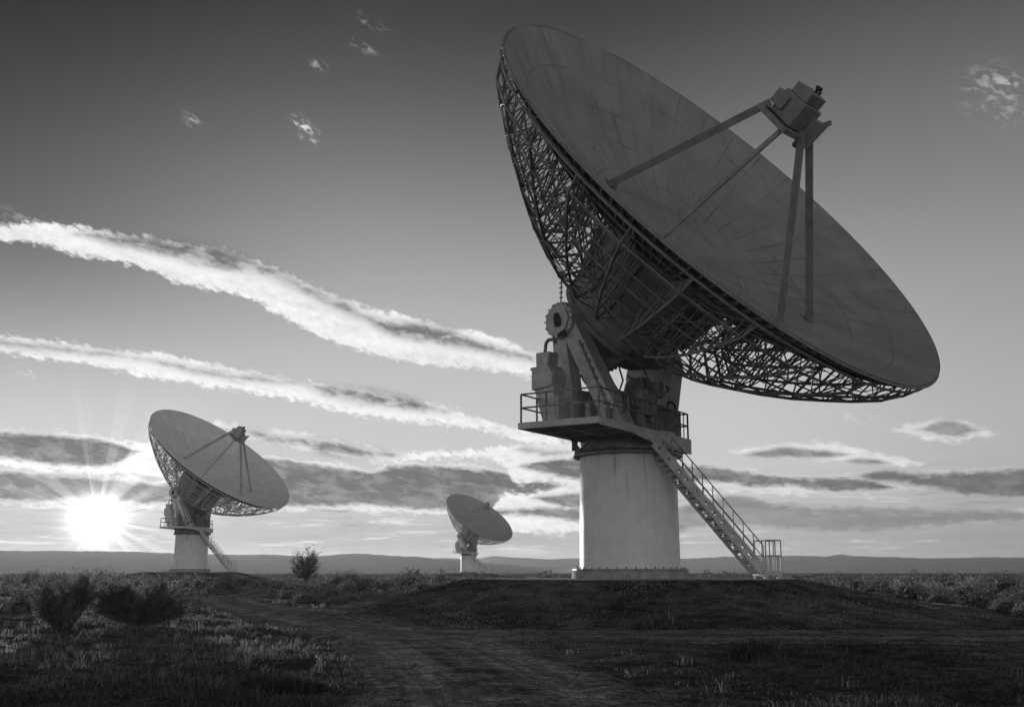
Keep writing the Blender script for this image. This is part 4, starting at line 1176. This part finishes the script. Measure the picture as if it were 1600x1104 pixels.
rg = np.random.default_rng(77)
N = 34000
a = np.radians(rg.uniform(-33, 33, N)); r = 10.0 * (95 / 10.0) ** rg.random(N)
x, y = r * np.sin(a), r * np.cos(a)
rd = road_dist(x, y)
patch = .5 + .5 * np.sin(x * .55 + 1.5 * np.sin(y * .31)) * np.sin(y * .47 + 1.1 + .8 * np.sin(x * .4))
patch2 = .5 + .5 * np.sin(x * 1.7 + 2 * np.sin(y * .9)) * np.sin(y * 1.3 + 2.0)
dm = np.hypot(x - P_MAIN[0], y - P_MAIN[1])
onm = dm < 15.5
leftish = np.clip((-x + .5 - (y - 16) * .02) / 3.0, 0, 1)
keep = (rd > 1.6 + .35 + .7 * np.sin(x * 1.3) * np.sin(y * .9) + .8 * (x > 1)) & (dm > 7.2) & (np.hypot(x - P_LEFT[0], y - P_LEFT[1]) > 7)
keep |= (rd > .0) & (rd < .5) & (rg.random(N) < .20) & (dm > 15)      # the grassy crown of the track
keep &= rg.random(N) < np.where(onm, .95, .22 + .78 * patch2 * np.maximum(leftish, patch * .8) ** .5)
hg = (.035 + .06 * patch * patch2 + .07 * leftish * patch2 * patch) * rg.uniform(.5, 1.7, N)
hg = np.where(onm, (.025 + .07 * patch2 * patch) * rg.uniform(.5, 1.6, N), hg); hg = np.where(rd < .5, .03, hg)
tn = np.clip(.04 + .12 * patch2 + .55 * leftish * patch * np.clip((y - 14) / 8, 0, 1) + rg.normal(0, .06, N), 0, 1)
tn = np.where(onm, np.clip(.22 + .65 * patch2 * patch + rg.normal(0, .06, N), 0, 1), tn)
lump = .5 + .5 * np.sin(x * 2.3 + 1.2 * np.sin(y * 1.7)) * np.sin(y * 2.0 + 1.4 * np.sin(x * 1.6))
keep &= onm | (rg.random(N) < .25 + .95 * lump)
hg = hg * np.where(onm, 1, .55 + .9 * lump); tn = np.clip(tn * np.where(onm, 1, .45 + 1.1 * lump * rg.random(N)), 0, 1)
x, y, hg, tn = x[keep], y[keep], hg[keep], tn[keep]
V, Lp, Ct, T = blades(x, y, hg, tn, 11, rg, .95, .0045, .03 + .004 * np.hypot(x, y))
# taller dry weeds, thickest left of the track
n2 = 2600
a2 = np.radians(rg.uniform(-33, 31, n2)); r2 = 12.0 * (60 / 12.0) ** rg.random(n2); x2, y2 = r2 * np.sin(a2), r2 * np.cos(a2)
wl = np.clip((-x2 + .5) / 3.0, 0, 1) * np.clip((y2 - 13) / 7, 0, 1)
pw = .5 + .5 * np.sin(x2 * .9 + 1.3 * np.sin(y2 * .5)) * np.sin(y2 * .7 + 2.2)
ok = (road_dist(x2, y2) > 2.3) & (np.hypot(x2 - P_MAIN[0], y2 - P_MAIN[1]) > 13) & (rg.random(n2) < .05 + .95 * wl * pw)
x2, y2, wl = x2[ok], y2[ok], wl[ok]
V2, L2, C2, T2 = blades(x2, y2, rg.uniform(.10, .26, len(x2)), np.clip(.25 + .75 * wl * rg.random(len(x2)), 0, 1), 16, rg, .8, .005, .07)
Lp = np.concatenate([Lp, L2 + len(V)]); V = np.vstack([V, V2]); Ct = np.concatenate([Ct, C2]); T = np.concatenate([T, T2])
tag(np_mesh('grass', V, Lp, Ct, M_GRASS, {'tone': T}), 'short dry grass over the foreground and the mound', 'grass', None, 'stuff')

def tussock(label, loc, w_, h_, n, seed, tone, stalks=12):
    rg = np.random.default_rng(seed)
    th = rg.uniform(0, 2 * pi, n); rr = np.sqrt(rg.random(n)) * w_ / 2
    x, y = loc[0] + rr * np.cos(th), loc[1] + rr * np.sin(th)
    V, Lp, Ct, T = blades(x, y, h_ * (1 - .45 * (rr / (w_ / 2)) ** 2), np.full(n, tone), 9, rg, .75, .005, .035)
    sx, sy = loc[0] + rg.normal(0, w_ * .2, stalks), loc[1] + rg.normal(0, w_ * .2, stalks)
    V2, L2, C2, T2 = blades(sx, sy, np.full(stalks, h_ * 1.55), np.full(stalks, tone + .25), 1, rg, .35, .006, .01)
    V = np.vstack([V, V2]); Lp = np.concatenate([Lp, L2 + len(T)]); Ct = np.concatenate([Ct, C2]); T = np.concatenate([T, T2])
    base = V3(loc[0], loc[1], float(land(*loc)))
    o = np_mesh('grass_tussock', V - base, Lp, Ct, M_GRASS, {'tone': T}); o.location = base
    return tag(o, label, 'grass tussock', 'grass tussocks in the foreground')
tussock('dark round grass tussock with tall dry stalks beside the track, right foreground', at(1170, 20.2), .85, .38, 230, 81, .07, 22)
tussock('pale wispy grass clump at the foot of the big mound', at(1030, 32.0), 1.5, .36, 200, 82, .28, 26)
tussock('broad dark grass clump at the left verge of the track, lower left', at(452, 15.6), 1.15, .26, 260, 83, .03, 4)
tussock('low spreading grass clump to the right of the tussock with tall stalks', at(1310, 20.8), 1.6, .17, 220, 84, .13, 10)
tussock('small pale grass tuft between the stalky tussock and its low spreading neighbour', at(1222, 21.6), .55, .2, 90, 85, .22, 6)

# stones scattered on the track: far too many to count
M_STONE = mat('stone', .08, .22, 9.0, .9)
def stones(N, seed):
    rg = np.random.default_rng(seed)
    k = rg.integers(0, len(RA), N); p = RA[k] + rg.normal(0, 1.0, (N, 2))
    k2 = rg.random(N) < .35; kb = rg.integers(0, len(RB), N); p[k2] = (RB[kb] + rg.normal(0, .9, (N, 2)))[k2]
    km = rg.random(N) < .45; ta = rg.uniform(0, 2 * pi, N); tr_ = rg.uniform(6.5, 17, N)
    p[km] = np.stack([P_MAIN[0] + tr_ * np.cos(ta), P_MAIN[1] + tr_ * np.sin(ta)], -1)[km]
    near = np.hypot(p[:, 0], p[:, 1]); ok = (near > 9) & (near < 60); p = p[ok]; n = len(p)
    s = .010 * (1 + 2.6 * rg.random(n) ** 5) * np.where(km[ok], 1.5, 1.0)
    octv = np.array([(1, 0, 0), (0, 1, 0), (-1, 0, 0), (0, -1, 0), (0, 0, .7), (0, 0, -.5)])
    octf = np.array([(0, 1, 4), (1, 2, 4), (2, 3, 4), (3, 0, 4), (1, 0, 5), (2, 1, 5), (3, 2, 5), (0, 3, 5)])
    V = octv[None] * (1 + rg.normal(0, .22, (n, 6, 3))) * s[:, None, None]
    V = V + np.stack([p[:, 0], p[:, 1], land(p[:, 0], p[:, 1]) + np.where(km[ok], .008, .045)], -1)[:, None, :]
    Lp = (octf[None] + np.arange(n)[:, None, None] * 6).ravel()
    return tag(np_mesh('gravel', V.reshape(-1, 3), Lp, np.full(n * 8, 3), M_STONE), 'loose small stones scattered on the dirt track and the big mound', 'gravel', None, 'stuff')
stones(15000, 91)

# ------------------------------------------------------------------ the air: one even haze round everything on the ground
hz = bpy.data.materials.new('air'); hz.use_nodes = True
t = NT(hz.node_tree); t.n.clear()
pv = t.new('ShaderNodeVolumePrincipled'); oo = t.new('ShaderNodeOutputMaterial'); t.l.new(pv.outputs[0], oo.inputs['Volume'])
pv.inputs['Color'].default_value = (.9, .9, .9, 1); pv.inputs['Density'].default_value = 8.0e-5; pv.inputs['Anisotropy'].default_value = .5
b = MB().box((0, 0, 38.0), (5100, 0, 0), (0, 5100, 0), (0, 0, 40.5))
ho = b.build('haze', hz)
tag(ho, 'thin haze over the plain', 'haze', None, 'stuff')
